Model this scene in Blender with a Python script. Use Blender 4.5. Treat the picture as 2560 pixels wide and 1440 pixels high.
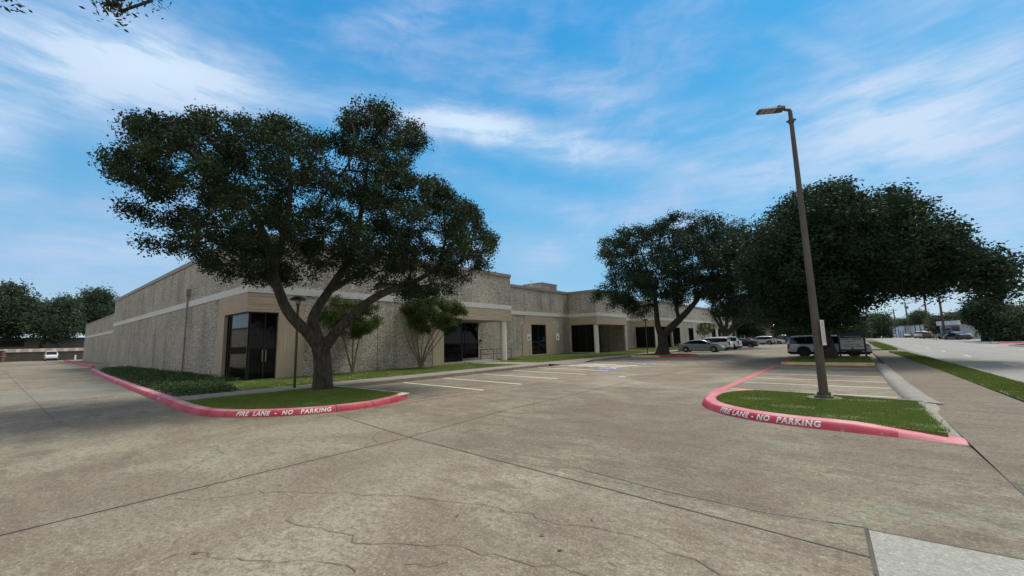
import bpy, bmesh, math, random
import numpy as np
from mathutils import Vector, Matrix
from mathutils.geometry import tessellate_polygon
R = math.radians
rng = np.random.default_rng(7)
random.seed(7)
sc = bpy.context.scene
for o in list(bpy.data.objects): bpy.data.objects.remove(o)

# ------------------------------------------------------------------ camera
FPX, CH = 1026.0, 1.7           # focal length in photo pixels (2560 wide), eye height
def _n(v): v = np.array(v, float); return v/np.linalg.norm(v)
Yc = _n((850,-113,1026)); Xc = -_n((-1261,-165,1026)); Xc = _n(Xc-Yc*Xc.dot(Yc))
Zc = np.cross(Xc,Yc); Zc = Zc if Zc[1] > 0 else -Zc
RC = np.array([Xc,Yc,Zc])
cam = bpy.data.cameras.new('camera'); camo = bpy.data.objects.new('camera', cam)
sc.collection.objects.link(camo); sc.camera = camo
cam.sensor_width = 36; cam.lens = FPX/2560*36; cam.clip_end = 5000; cam.clip_start = 0.05
m = Matrix.Identity(4)
for i in range(3):
    m[i][0] = RC[i,0]; m[i][1] = RC[i,1]; m[i][2] = -RC[i,2]
m[2][3] = CH
camo.matrix_world = m
sc.render.resolution_x = 1024; sc.render.resolution_y = 576

def ray(px,py): return RC@np.array([px-1280.,720.-py,FPX])
def G(px,py,z=0.):
    d = ray(px,py); t = (z-CH)/d[2]; return (t*d[0],t*d[1])
def P(p):
    c = RC.T@(np.array(p,float)-[0,0,CH]); return 1280+FPX*c[0]/c[2], 720-FPX*c[1]/c[2], c[2]
def onplane(px,py,bx,by):
    """point seen at px,py on the upright plane through (bx,by) that faces the eye"""
    g = np.array([bx,by]); D = np.linalg.norm(g); g = g/D
    d = ray(px,py); t = D/(d[0]*g[0]+d[1]*g[1]); return np.array([t*d[0],t*d[1],CH+t*d[2]])

# ------------------------------------------------------------------ light, world, exposure
SUN_AZ, SUN_EL = R(12), R(60)            # azimuth from +Y towards +X
sun = bpy.data.lights.new('sun','SUN'); sun.energy = 2.5; sun.angle = R(22); sun.color = (1.0,0.92,0.79)
suno = bpy.data.objects.new('sun', sun); sc.collection.objects.link(suno)
sd = Vector((math.sin(SUN_AZ)*math.cos(SUN_EL), math.cos(SUN_AZ)*math.cos(SUN_EL), math.sin(SUN_EL)))
suno.rotation_euler = sd.to_track_quat('Z','Y').to_euler()
w = bpy.data.worlds.new('World'); sc.world = w; w.use_nodes = True
nt = w.node_tree; N = nt.nodes; Lk = nt.links; N.clear()
def nd(t, **k):
    n = N.new(t)
    for a,b in k.items(): setattr(n,a,b)
    return n
def mth(op,a,b=None,c=None,tree=None,clamp=False):
    T = tree or nt
    n = T.nodes.new('ShaderNodeMath'); n.operation = op; n.use_clamp = clamp
    for i,v in enumerate((a,b,c)):
        if v is None: continue
        if isinstance(v,(int,float)): n.inputs[i].default_value = v
        else: T.links.new(v, n.inputs[i])
    return n.outputs[0]
out = nd('ShaderNodeOutputWorld'); bg = nd('ShaderNodeBackground'); Lk.new(bg.outputs[0], out.inputs[0])
bg.inputs[1].default_value = 0.1
sky = nd('ShaderNodeTexSky', sky_type='NISHITA'); sky.sun_disc = False
sky.sun_elevation = SUN_EL; sky.sun_rotation = SUN_AZ; sky.air_density = 1.0; sky.dust_density = 0.6; sky.ozone_density = 1.6
tc = nd('ShaderNodeTexCoord'); sep = nd('ShaderNodeSeparateXYZ'); Lk.new(tc.outputs['Generated'], sep.inputs[0])
az = mth('ARCTAN2', sep.outputs[0], sep.outputs[1]); el = mth('ARCSINE', mth('MINIMUM',mth('MAXIMUM',sep.outputs[2],-1.),1.))
azd = mth('MULTIPLY', az, 57.29578); eld = mth('MULTIPLY', el, 57.29578)
cmb = nd('ShaderNodeCombineXYZ'); Lk.new(azd,cmb.inputs[0]); Lk.new(eld,cmb.inputs[1])
# warp the cloud space a little
nz = nd('ShaderNodeTexNoise'); nz.inputs['Scale'].default_value = 0.045; nz.inputs['Detail'].default_value = 2.5
Lk.new(cmb.outputs[0], nz.inputs['Vector'])
vs = nd('ShaderNodeVectorMath', operation='SUBTRACT'); Lk.new(nz.outputs['Color'], vs.inputs[0]); vs.inputs[1].default_value = (.5,.5,.5)
vm = nd('ShaderNodeVectorMath', operation='SCALE'); Lk.new(vs.outputs[0], vm.inputs[0]); vm.inputs['Scale'].default_value = 3
va = nd('ShaderNodeVectorMath', operation='ADD'); Lk.new(cmb.outputs[0], va.inputs[0]); Lk.new(vm.outputs[0], va.inputs[1])
WV = va.outputs[0]
def azel(px,py):
    d = _n(ray(px,py)); return math.degrees(math.atan2(d[0],d[1])), math.degrees(math.asin(d[2]))
def blob(p0,p1,half,amp,soft=1.0):
    """soft cloud bank between two sky directions (given as seen in the photo), half = half thickness in degrees"""
    a = azel(*p0); b = azel(*p1); cx,cy = (a[0]+b[0])/2,(a[1]+b[1])/2
    ln = math.hypot(b[0]-a[0],b[1]-a[1])/2; ang = math.atan2(b[1]-a[1],b[0]-a[0])
    mp = nd('ShaderNodeMapping', vector_type='TEXTURE'); Lk.new(WV, mp.inputs['Vector'])
    mp.inputs['Location'].default_value = (cx,cy,0); mp.inputs['Rotation'].default_value = (0,0,ang); mp.inputs['Scale'].default_value = (ln,half,1)
    le = nd('ShaderNodeVectorMath', operation='LENGTH'); Lk.new(mp.outputs[0], le.inputs[0])
    mr = nd('ShaderNodeMapRange', interpolation_type='SMOOTHSTEP'); Lk.new(le.outputs['Value'], mr.inputs[0])
    mr.inputs[1].default_value = 0.0; mr.inputs[2].default_value = 1.6*soft; mr.inputs[3].default_value = amp; mr.inputs[4].default_value = 0
    return mr.outputs[0]
banks = [blob((-400,70),(600,185),5.6,.72), blob((100,70),(840,240),3.4,.55), blob((760,240),(1300,325),2.4,.68),
         blob((1080,285),(1640,400),2.6,.95), blob((-200,330),(120,400),5,.75), blob((1150,450),(1650,560),2.2,.38),
         blob((1650,450),(2600,330),9,.6), blob((2050,170),(2900,60),10,.55), blob((820,70),(1150,20),1.6,.3),
         blob((-200,640),(900,590),4,.5), blob((1100,640),(1700,600),4,.35), blob((1300,200),(1800,300),3.0,.38), blob((2200,700),(2700,500),5,.45), blob((1900,60),(2150,150),1.2,.25)]
s = banks[0]
for b in banks[1:]: s = mth('ADD', s, b)
# fibres: two stretched noises drawn out along the streaks
def fib(scale,stretch,ang,det=8,rough=.6):
    mp = nd('ShaderNodeMapping'); Lk.new(WV, mp.inputs['Vector']); mp.inputs['Rotation'].default_value = (0,0,R(ang)); mp.inputs['Scale'].default_value = (scale,scale*stretch,1)
    n = nd('ShaderNodeTexNoise'); n.inputs['Scale'].default_value = 1; n.inputs['Detail'].default_value = det; n.inputs['Roughness'].default_value = rough
    Lk.new(mp.outputs[0], n.inputs['Vector']); return n.outputs['Fac']
f1 = fib(.045,4.5,13); f2 = fib(.025,3.0,6,8,.6); f3 = fib(.11,6.0,17,10,.68)
fm = mth('ADD', mth('MULTIPLY',f1,.95), mth('MULTIPLY',f3,.45)); 
tex = nd('ShaderNodeMapRange', interpolation_type='SMOOTHSTEP'); Lk.new(fm, tex.inputs[0]); tex.inputs[1].default_value=.46; tex.inputs[2].default_value=.92; tex.inputs[3].default_value=.22; tex.inputs[4].default_value=1.2
thin = nd('ShaderNodeMapRange', interpolation_type='SMOOTHSTEP'); Lk.new(f2, thin.inputs[0]); thin.inputs[1].default_value=.38; thin.inputs[2].default_value=.7; thin.inputs[3].default_value=0; thin.inputs[4].default_value=.62
cov = mth('ADD', mth('MULTIPLY', s, tex.outputs[0]), mth('MULTIPLY', thin.outputs[0], tex.outputs[0]))
# added out-of-view cloud behind and overhead, for less blue fill; haze toward the horizon
mrh = nd('ShaderNodeMapRange', interpolation_type='SMOOTHSTEP'); Lk.new(eld, mrh.inputs[0]); mrh.inputs[1].default_value=38; mrh.inputs[2].default_value=66; mrh.inputs[3].default_value=0; mrh.inputs[4].default_value=.75
dotb = nd('ShaderNodeVectorMath', operation='DOT_PRODUCT'); Lk.new(tc.outputs['Generated'], dotb.inputs[0]); dotb.inputs[1].default_value = tuple(RC[:,2])
mrb = nd('ShaderNodeMapRange', interpolation_type='SMOOTHSTEP'); Lk.new(dotb.outputs['Value'], mrb.inputs[0]); mrb.inputs[1].default_value=.35; mrb.inputs[2].default_value=-.15; mrb.inputs[3].default_value=0; mrb.inputs[4].default_value=.85
cov = mth('ADD', cov, mth('MAXIMUM', mrh.outputs[0], mrb.outputs[0]))
cov = mth('MINIMUM', cov, .97)
hz = nd('ShaderNodeMapRange', interpolation_type='SMOOTHSTEP'); Lk.new(eld, hz.inputs[0]); hz.inputs[1].default_value=24; hz.inputs[2].default_value=-3; hz.inputs[3].default_value=0; hz.inputs[4].default_value=.7
tint = nd('ShaderNodeMixRGB', blend_type='MULTIPLY'); tint.inputs[0].default_value=1; Lk.new(sky.outputs[0], tint.inputs[1]); tint.inputs[2].default_value=(.30,1.15,1.30,1)
gr = nd('ShaderNodeValToRGB'); Lk.new(mth('DIVIDE',eld,60.,clamp=True), gr.inputs[0]); ge=gr.color_ramp.elements
ge[0].position=0; ge[0].color=(.23,.45,.64,1); ge[1].position=.95; ge[1].color=(.010,.20,.60,1); g3=ge.new(.42); g3.color=(.075,.335,.625,1); g4=ge.new(.72); g4.color=(.022,.25,.61,1)
gs_ = nd('ShaderNodeVectorMath', operation='SCALE'); Lk.new(gr.outputs[0], gs_.inputs[0]); gs_.inputs['Scale'].default_value=9.4
bmix = nd('ShaderNodeMixRGB'); bmix.inputs[0].default_value=.72; Lk.new(tint.outputs[0], bmix.inputs[1]); Lk.new(gs_.outputs[0], bmix.inputs[2])
hmix = nd('ShaderNodeMixRGB'); Lk.new(hz.outputs[0], hmix.inputs[0]); Lk.new(bmix.outputs[0], hmix.inputs[1]); hmix.inputs[2].default_value=(2.5,4.2,5.9,1)
hz2 = nd('ShaderNodeMapRange', interpolation_type='SMOOTHSTEP'); Lk.new(eld, hz2.inputs[0]); hz2.inputs[1].default_value=8; hz2.inputs[2].default_value=1.5; hz2.inputs[3].default_value=0; hz2.inputs[4].default_value=.85
hmix2 = nd('ShaderNodeMixRGB'); Lk.new(hz2.outputs[0], hmix2.inputs[0]); Lk.new(hmix.outputs[0], hmix2.inputs[1]); hmix2.inputs[2].default_value=(4.6,5.8,6.2,1)
cmix = nd('ShaderNodeMixRGB'); Lk.new(cov, cmix.inputs[0]); Lk.new(hmix2.outputs[0], cmix.inputs[1])
# cloud colour: lavender grey when thin/low, near white in the bright banks
cc = nd('ShaderNodeMixRGB'); Lk.new(mth('MULTIPLY',s,.75,clamp=True), cc.inputs[0]); cc.inputs[1].default_value=(3.5,4.4,6.5,1); cc.inputs[2].default_value=(5.6,6.9,8.0,1)
cg = nd('ShaderNodeMixRGB'); Lk.new(mrb.outputs[0], cg.inputs[0]); Lk.new(cc.outputs[0], cg.inputs[1]); cg.inputs[2].default_value=(5.4,5.1,4.6,1)  # tints the added unseen cloud behind warm grey to offset blue light
Lk.new(cg.outputs[0], cmix.inputs[2]); Lk.new(cmix.outputs[0], bg.inputs[0])
sc.view_settings.view_transform='Standard'; sc.view_settings.look='None'; sc.view_settings.gamma=1; sc.view_settings.exposure=0.36
sc.render.engine='CYCLES'

# ------------------------------------------------------------------ materials
def mat(name, c1, c2=None, scale=3., detail=6., rough=.8, bump=0., bscale=None, stretch=(1,1,1), metal=0., spec=None, c3=None, s3=.3, lo=.35, hi=.65, bdist=.02):
    M = bpy.data.materials.new(name); M.use_nodes = True; T = M.node_tree
    b = T.nodes['Principled BSDF']; b.inputs['Roughness'].default_value = rough; b.inputs['Metallic'].default_value = metal
    if spec is not None: b.inputs['Specular IOR Level'].default_value = spec
    b.inputs['Base Color'].default_value = (*c1,1)
    if c2 is not None:
        t = T.nodes.new('ShaderNodeTexCoord'); mp = T.nodes.new('ShaderNodeMapping'); mp.inputs['Scale'].default_value = stretch
        T.links.new(t.outputs['Object'], mp.inputs[0])
        n = T.nodes.new('ShaderNodeTexNoise'); n.inputs['Scale'].default_value = scale; n.inputs['Detail'].default_value = detail; n.inputs['Roughness'].default_value=.62
        T.links.new(mp.outputs[0], n.inputs['Vector'])
        r = T.nodes.new('ShaderNodeValToRGB'); r.color_ramp.elements[0].position = lo; r.color_ramp.elements[1].position = hi
        r.color_ramp.elements[0].color = (*c1,1); r.color_ramp.elements[1].color = (*c2,1)
        T.links.new(n.outputs['Fac'], r.inputs[0]); col = r.outputs[0]
        if c3 is not None:
            n3 = T.nodes.new('ShaderNodeTexNoise'); n3.inputs['Scale'].default_value = s3; n3.inputs['Detail'].default_value = 5
            T.links.new(mp.outputs[0], n3.inputs['Vector'])
            mr = T.nodes.new('ShaderNodeMapRange'); T.links.new(n3.outputs['Fac'], mr.inputs[0]); mr.inputs[1].default_value=.42; mr.inputs[2].default_value=.66
            mx = T.nodes.new('ShaderNodeMixRGB'); T.links.new(mr.outputs[0], mx.inputs[0]); T.links.new(col, mx.inputs[1]); mx.inputs[2].default_value=(*c3,1); col = mx.outputs[0]
        T.links.new(col, b.inputs['Base Color'])
        if bump:
            bn = T.nodes.new('ShaderNodeTexNoise'); bn.inputs['Scale'].default_value = bscale or scale*3; bn.inputs['Detail'].default_value = 6
            T.links.new(mp.outputs[0], bn.inputs['Vector'])
            bp = T.nodes.new('ShaderNodeBump'); bp.inputs['Strength'].default_value = bump; bp.inputs['Distance'].default_value = bdist
            T.links.new(bn.outputs['Fac'], bp.inputs['Height']); T.links.new(bp.outputs[0], b.inputs['Normal'])
    return M

def concrete(name, base, dark, brown, light, joints=False, grime=1.0):
    M = bpy.data.materials.new(name); M.use_nodes = True; T = M.node_tree; L = T.links.new
    b = T.nodes['Principled BSDF']; b.inputs['Roughness'].default_value = .88; b.inputs['Specular IOR Level'].default_value = .3
    t = T.nodes.new('ShaderNodeTexCoord'); oc = t.outputs['Object']
    def noise(sc_, det=6, st=(1,1,1), rot=0, ro=.6, dist=0):
        mp = T.nodes.new('ShaderNodeMapping'); mp.inputs['Scale'].default_value = st; mp.inputs['Rotation'].default_value=(0,0,R(rot)); L(oc, mp.inputs[0])
        n = T.nodes.new('ShaderNodeTexNoise'); n.inputs['Scale'].default_value = sc_; n.inputs['Detail'].default_value = det; n.inputs['Roughness'].default_value = ro; n.inputs['Distortion'].default_value=dist
        L(mp.outputs[0], n.inputs['Vector']); return n.outputs['Fac']
    def mr(x,a,b_,c=0,d=1):
        n = T.nodes.new('ShaderNodeMapRange'); n.interpolation_type='SMOOTHSTEP'; L(x,n.inputs[0])
        for i,v in enumerate((a,b_,c,d)): n.inputs[i+1].default_value = v
        return n.outputs[0]
    def mix(f,a,c,mode='MIX'):
        n = T.nodes.new('ShaderNodeMixRGB'); n.blend_type = mode
        if isinstance(f,float): n.inputs[0].default_value = f
        else: L(f,n.inputs[0])
        for i,v in ((1,a),(2,c)):
            if isinstance(v,tuple): n.inputs[i].default_value = (*v,1)
            else: L(v,n.inputs[i])
        return n.outputs[0]
    col = mix(mr(noise(.35,8,dist=.4),.38,.62), base, brown)
    col = mix(mr(noise(1.3,10,(1,1.5,1),30,.78,.3),.46,.6,0,.8*grime), col, tuple(c*.95 for c in brown))
    col = mix(mr(noise(.9,10,(1,2.6,1),8,.74),.47,.66,0,.85), col, dark)
    col = mix(mr(noise(.22,4,(1,1,1),0,.5,.8),.52,.66,0,.6), col, light)
    col = mix(mr(noise(4,9,(1,2.0,1),15,.82),.47,.68,0,.8*grime), col, dark); col = mix(mr(noise(1.7,10,(1,1.4,1),-20,.8),.54,.68,0,.7*grime), col, light)
    # drive lanes / oil shading: soft long bands
    col = mix(mr(noise(.12,3,(3.5,.5,1),0,.4),.5,.72,0,.45*grime), col, dark)
    # exposed aggregate speckle
    sp = noise(38,5,ro=.85); col = mix(mr(noise(10,10,(1,1.3,1),40,.85),.5,.64,0,.75*grime), col, brown); col = mix(mr(noise(7,10,(1.2,1,1),70,.85),.55,.66,0,.6*grime), col, light); col = mix(mr(sp,.55,.65,0,.75), col, tuple(min(1,c*1.5) for c in light)); col = mix(mr(sp,.46,.36,0,.75), col, tuple(c*.5 for c in dark))
    sp2 = noise(14,5,ro=.8); col = mix(mr(sp2,.52,.42,0,.5), col, tuple(c*.75 for c in dark))
    if joints:
        for vs_,th,am in ((.55,.16,.55),(2.6,.05,.6),(6.,.035,.5)):
            vo=T.nodes.new('ShaderNodeTexVoronoi'); vo.inputs['Scale'].default_value=vs_; L(oc,vo.inputs['Vector']); sv=T.nodes.new('ShaderNodeSeparateColor'); L(vo.outputs['Color'],sv.inputs[0])
            rd=mth('MULTIPLY',sv.outputs[0],th,tree=T); df=mth('SUBTRACT',rd,vo.outputs['Distance'],tree=T); col=mix(mr(df,-.02*th/.05,.02*th/.05,0,am),col,tuple(c*.8 for c in dark))
        sx_=T.nodes.new('ShaderNodeSeparateXYZ'); L(oc,sx_.inputs[0]); cb_=T.nodes.new('ShaderNodeCombineXYZ')
        fl=lambda o_,d_,k_: mth('FLOOR',mth('DIVIDE',mth('ADD',o_,k_,tree=T),d_,tree=T),tree=T)
        L(fl(sx_.outputs[0],8.2,6.33),cb_.inputs[0]); L(fl(sx_.outputs[1],9.3,4.6),cb_.inputs[1])
        wn=T.nodes.new('ShaderNodeTexWhiteNoise'); wn.noise_dimensions='2D'; L(cb_.outputs[0],wn.inputs['Vector'])
        vv=T.nodes.new('ShaderNodeMapRange'); L(wn.outputs['Value'],vv.inputs[0]); vv.inputs[3].default_value=.86; vv.inputs[4].default_value=1.1
        mu=T.nodes.new('ShaderNodeMixRGB'); mu.blend_type='MULTIPLY'; mu.inputs[0].default_value=1; L(col,mu.inputs[1]); L(vv.outputs[0],mu.inputs[2]); col=mu.outputs[0]
    L(col, b.inputs['Base Color'])
    bp = T.nodes.new('ShaderNodeBump'); bp.inputs['Strength'].default_value=.5; bp.inputs['Distance'].default_value=.008; L(sp2,bp.inputs['Height']); L(bp.outputs[0], b.inputs['Normal'])
    return M

def stone_mat(name, cols, cell=15., mort=(.10,.088,.072), bd=.035):
    """exposed crushed stone facing: angular light and dark chips"""
    M = bpy.data.materials.new(name); M.use_nodes = True; T = M.node_tree; L = T.links.new
    b = T.nodes['Principled BSDF']; b.inputs['Roughness'].default_value = .9
    t = T.nodes.new('ShaderNodeTexCoord'); oc = t.outputs['Object']
    n = T.nodes.new('ShaderNodeTexNoise'); n.inputs['Scale'].default_value = 9; L(oc,n.inputs['Vector'])
    ad = T.nodes.new('ShaderNodeMixRGB'); ad.blend_type='ADD'; ad.inputs[0].default_value=.07; L(oc,ad.inputs[1]); L(n.outputs['Color'],ad.inputs[2])
    mp = T.nodes.new('ShaderNodeMapping'); mp.inputs['Scale'].default_value=(1,1,1.5); mp.inputs['Rotation'].default_value=(R(12),R(9),0); L(ad.outputs[0],mp.inputs[0])
    v = T.nodes.new('ShaderNodeTexVoronoi'); v.inputs['Scale'].default_value=cell; L(mp.outputs[0],v.inputs['Vector'])
    v2 = T.nodes.new('ShaderNodeTexVoronoi'); v2.feature='DISTANCE_TO_EDGE'; v2.inputs['Scale'].default_value=cell; L(mp.outputs[0],v2.inputs['Vector'])
    sx = T.nodes.new('ShaderNodeSeparateColor'); L(v.outputs['Color'],sx.inputs[0])
    r = T.nodes.new('ShaderNodeValToRGB'); r.color_ramp.interpolation='LINEAR'
    els = r.color_ramp.elements; els[0].position=0; els[0].color=(*cols[0],1); els[1].position=1; els[1].color=(*cols[-1],1)
    for i,c in enumerate(cols[1:-1]):
        e = els.new((i+1)/(len(cols)-1)); e.color=(*c,1)
    L(sx.outputs[0], r.inputs[0])
    e = T.nodes.new('ShaderNodeMapRange'); L(v2.outputs['Distance'],e.inputs[0]); e.inputs[1].default_value=.0; e.inputs[2].default_value=.14
    mx = T.nodes.new('ShaderNodeMixRGB'); L(e.outputs[0],mx.inputs[0]); mx.inputs[1].default_value=(*mort,1); L(r.outputs[0],mx.inputs[2])
    # broad weathering
    n2 = T.nodes.new('ShaderNodeTexNoise'); n2.inputs['Scale'].default_value=.5; n2.inputs['Detail'].default_value=7; L(oc,n2.inputs['Vector'])
    m2 = T.nodes.new('ShaderNodeMapRange'); L(n2.outputs['Fac'],m2.inputs[0]); m2.inputs[1].default_value=.35; m2.inputs[2].default_value=.7; m2.inputs[3].default_value=1.12; m2.inputs[4].default_value=.8
    m3 = T.nodes.new('ShaderNodeMixRGB'); m3.blend_type='MULTIPLY'; m3.inputs[0].default_value=1; L(mx.outputs[0],m3.inputs[1]); L(m2.outputs[0],m3.inputs[2])
    mp4=T.nodes.new('ShaderNodeMapping'); mp4.inputs['Scale'].default_value=(1.6,1.6,.12); L(oc,mp4.inputs[0]); n4=T.nodes.new('ShaderNodeTexNoise'); n4.inputs['Scale'].default_value=1; n4.inputs['Detail'].default_value=6; L(mp4.outputs[0],n4.inputs['Vector'])
    m4=T.nodes.new('ShaderNodeMapRange'); L(n4.outputs['Fac'],m4.inputs[0]); m4.inputs[1].default_value=.5; m4.inputs[2].default_value=.72; m4.inputs[3].default_value=1; m4.inputs[4].default_value=.68
    m5=T.nodes.new('ShaderNodeMixRGB'); m5.blend_type='MULTIPLY'; m5.inputs[0].default_value=1; L(m3.outputs[0],m5.inputs[1]); L(m4.outputs[0],m5.inputs[2])
    L(m5.outputs[0], b.inputs['Base Color'])
    bp = T.nodes.new('ShaderNodeBump'); bp.inputs['Strength'].default_value=1; bp.inputs['Distance'].default_value=bd
    hm = T.nodes.new('ShaderNodeMath'); hm.operation='MULTIPLY'; L(e.outputs[0],hm.inputs[0]); L(sx.outputs[1],hm.inputs[1])
    L(hm.outputs[0],bp.inputs['Height']); L(bp.outputs[0], b.inputs['Normal'])
    return M

def board_mat(name, c1, c2, axis):
    """formed concrete with long irregular grooves; axis z -> horizontal boards, h -> vertical"""
    M = bpy.data.materials.new(name); M.use_nodes = True; T = M.node_tree; L = T.links.new
    b = T.nodes['Principled BSDF']; b.inputs['Roughness'].default_value=.85
    t = T.nodes.new('ShaderNodeTexCoord'); mp = T.nodes.new('ShaderNodeMapping'); L(t.outputs['Object'],mp.inputs[0])
    mp.inputs['Scale'].default_value = (.35,.35,5.2) if axis=='z' else (6.,6.,.35)
    n = T.nodes.new('ShaderNodeTexNoise'); n.inputs['Scale'].default_value=1.6; n.inputs['Detail'].default_value=3; L(mp.outputs[0],n.inputs['Vector'])
    r = T.nodes.new('ShaderNodeValToRGB'); L(n.outputs['Fac'],r.inputs[0])
    r.color_ramp.elements[0].position=.2; r.color_ramp.elements[0].color=(*c2,1); r.color_ramp.elements[1].position=.485; r.color_ramp.elements[1].color=(*c1,1)
    for po,cl in ((.497,[c*(.5 if axis=='z' else .8) for c in c1]),(.509,c1),(.8,c2)):
        e = r.color_ramp.elements.new(po); e.color=(*cl,1)
    L(r.outputs[0], b.inputs['Base Color'])
    bp = T.nodes.new('ShaderNodeBump'); bp.inputs['Strength'].default_value=.9; bp.inputs['Distance'].default_value=.03; L(n.outputs['Fac'],bp.inputs['Height']); L(bp.outputs[0],b.inputs['Normal'])
    return M

def leaf_mat(name, cols, trans=.25, rough=.55):
    M = bpy.data.materials.new(name); M.use_nodes = True; T = M.node_tree; L = T.links.new
    b = T.nodes['Principled BSDF']; b.inputs['Roughness'].default_value=rough; b.inputs['Specular IOR Level'].default_value=.12
    a = T.nodes.new('ShaderNodeAttribute'); a.attribute_name='tone'
    r = T.nodes.new('ShaderNodeValToRGB'); els=r.color_ramp.elements
    els[0].color=(*cols[0],1); els[1].color=(*cols[-1],1)
    for i,c in enumerate(cols[1:-1]):
        e = els.new((i+1)/(len(cols)-1)); e.color=(*c,1)
    L(a.outputs['Fac'], r.inputs[0]); L(r.outputs[0], b.inputs['Base Color'])
    tr = T.nodes.new('ShaderNodeBsdfTranslucent'); L(r.outputs[0], tr.inputs[0]); ms = T.nodes.new('ShaderNodeMixShader'); ms.inputs[0].default_value=trans
    L(b.outputs[0],ms.inputs[1]); L(tr.outputs[0],ms.inputs[2]); L(ms.outputs[0], T.nodes['Material Output'].inputs[0])
    return M
def paint(name, c, rough=.25, coat=.6, metal=0.):
    M = mat(name, c, rough=rough, metal=metal); b = M.node_tree.nodes['Principled BSDF']; b.inputs['Coat Weight'].default_value = coat; b.inputs['Coat Roughness'].default_value=.05; return M
def emis(name,c,s):
    M = mat(name,c); b = M.node_tree.nodes['Principled BSDF']; b.inputs['Emission Color'].default_value=(*c,1); b.inputs['Emission Strength'].default_value=s; return M

LOT  = concrete('lot_concrete', (.345,.32,.23), (.16,.135,.10), (.225,.18,.13), (.41,.39,.285), joints=True)
WALK = concrete('walk_concrete', (.33,.30,.25), (.22,.195,.165), (.30,.26,.215), (.40,.375,.32), grime=.5)
WALKR= concrete('reddish_walk', (.24,.205,.15), (.16,.135,.10), (.215,.175,.125), (.29,.255,.195), grime=.5)
ROADM= concrete('road_concrete', (.36,.355,.32), (.25,.245,.23), (.33,.315,.28), (.43,.425,.39), grime=.5)
PALE = concrete('new_concrete', (.40,.40,.34), (.32,.315,.27), (.37,.365,.31), (.46,.46,.40), grime=.3)
EARTH= mat('dry_grass_earth', (.09,.10,.045), (.17,.15,.09), .5)
TURF = mat('turf', (.10,.155,.035), (.17,.22,.06), 5, bump=.8, bscale=40, c3=(.15,.125,.07), s3=1.6)
SOIL = mat('soil', (.06,.05,.035), (.13,.105,.075), 6, bump=.6)
RED  = mat('red_kerb_paint', (.48,.045,.065), (.62,.10,.13), 5, rough=.55, c3=(.66,.21,.24), s3=1.3, bump=.2, bscale=30)
def chipped(name,c1,c2,c3,under):
    M=mat(name,c1,c2,4,rough=.62,c3=c3,s3=1.3,bump=.35,bscale=25,bdist=.01); T=M.node_tree; b=T.nodes['Principled BSDF']; src=b.inputs['Base Color'].links[0].from_socket
    t=T.nodes.new('ShaderNodeTexCoord'); last=src
    for sc_,lo,hi,cl in ((7,.60,.64,under),(2.2,.56,.72,tuple(c*.55 for c in c1)),(30,.62,.66,under)):
        n=T.nodes.new('ShaderNodeTexNoise'); n.inputs['Scale'].default_value=sc_; n.inputs['Detail'].default_value=9; n.inputs['Roughness'].default_value=.72; T.links.new(t.outputs['Object'],n.inputs['Vector'])
        r_=T.nodes.new('ShaderNodeMapRange'); r_.inputs[1].default_value=lo; r_.inputs[2].default_value=hi; r_.inputs[4].default_value=.8; T.links.new(n.outputs['Fac'],r_.inputs[0])
        mx=T.nodes.new('ShaderNodeMixRGB'); T.links.new(r_.outputs[0],mx.inputs[0]); T.links.new(last,mx.inputs[1]); mx.inputs[2].default_value=(*cl,1); last=mx.outputs[0]
    T.links.new(last,b.inputs['Base Color']); return M
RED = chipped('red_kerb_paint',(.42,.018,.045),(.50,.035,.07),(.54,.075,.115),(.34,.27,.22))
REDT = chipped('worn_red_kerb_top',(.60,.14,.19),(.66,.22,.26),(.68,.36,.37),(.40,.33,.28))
PINK = mat('worn_pink_paint', (.62,.15,.19), (.72,.30,.33), 4, rough=.6, c3=(.60,.34,.33), s3=1.5)
REDLINE=mat('faded_red_line', (.42,.20,.16), (.54,.20,.18), 7, rough=.8, c3=(.33,.27,.21), s3=.9)
REDL2 =mat('red_line_paint', (.50,.10,.12), (.62,.22,.23), 5, rough=.7)
YELP = mat('yellow_kerb_paint', (.60,.42,.13), (.72,.54,.24), 4, rough=.6, c3=(.42,.33,.2), s3=2.)
WHITEP=mat('white_line_paint', (.74,.70,.56), (.86,.83,.70), 9, rough=.7)
LETTER=mat('white_stencil_paint', (.75,.72,.70), (.88,.86,.84), 20, rough=.6)
FADEDL=mat('worn_stencil_paint', (.66,.30,.32), (.80,.66,.66), 18, rough=.6)
BLUEP= mat('blue_marking_paint', (.05,.13,.38), (.10,.19,.44), 7, rough=.7, c3=(.22,.22,.22), s3=2.)
JOINT= mat('joint_sealer', (.05,.045,.036), (.13,.115,.09), 3)
CRACK= mat('crack_dark', (.085,.073,.055), (.17,.15,.11), 6)
KERB = concrete('kerb_concrete', (.36,.345,.30), (.24,.225,.19), (.32,.30,.255), (.44,.42,.37), grime=.6)
STONE= stone_mat('crushed_stone', [(.30,.27,.22),(.54,.50,.43),(.64,.60,.52),(.43,.395,.33),(.74,.70,.62),(.57,.53,.455),(.84,.81,.74),(.47,.43,.36)], 12., (.16,.142,.115), .04)
FASH = board_mat('beige_board_concrete', (.40,.335,.255), (.43,.365,.28), 'z')
FASV = board_mat('beige_ribbed_concrete', (.42,.355,.27), (.45,.385,.295), 'h')
BEIGE= mat('beige_concrete', (.335,.28,.21), (.38,.32,.25), 2)
BAND = mat('pale_band_paint', (.56,.575,.56), (.63,.64,.62), 1.5, rough=.7, stretch=(1,1,.4))
COPE = mat('coping_metal', (.23,.205,.175), (.28,.25,.215), 1, rough=.55)
ROOFM= mat('roof_membrane', (.35,.34,.32), (.42,.41,.39), .6)
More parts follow.
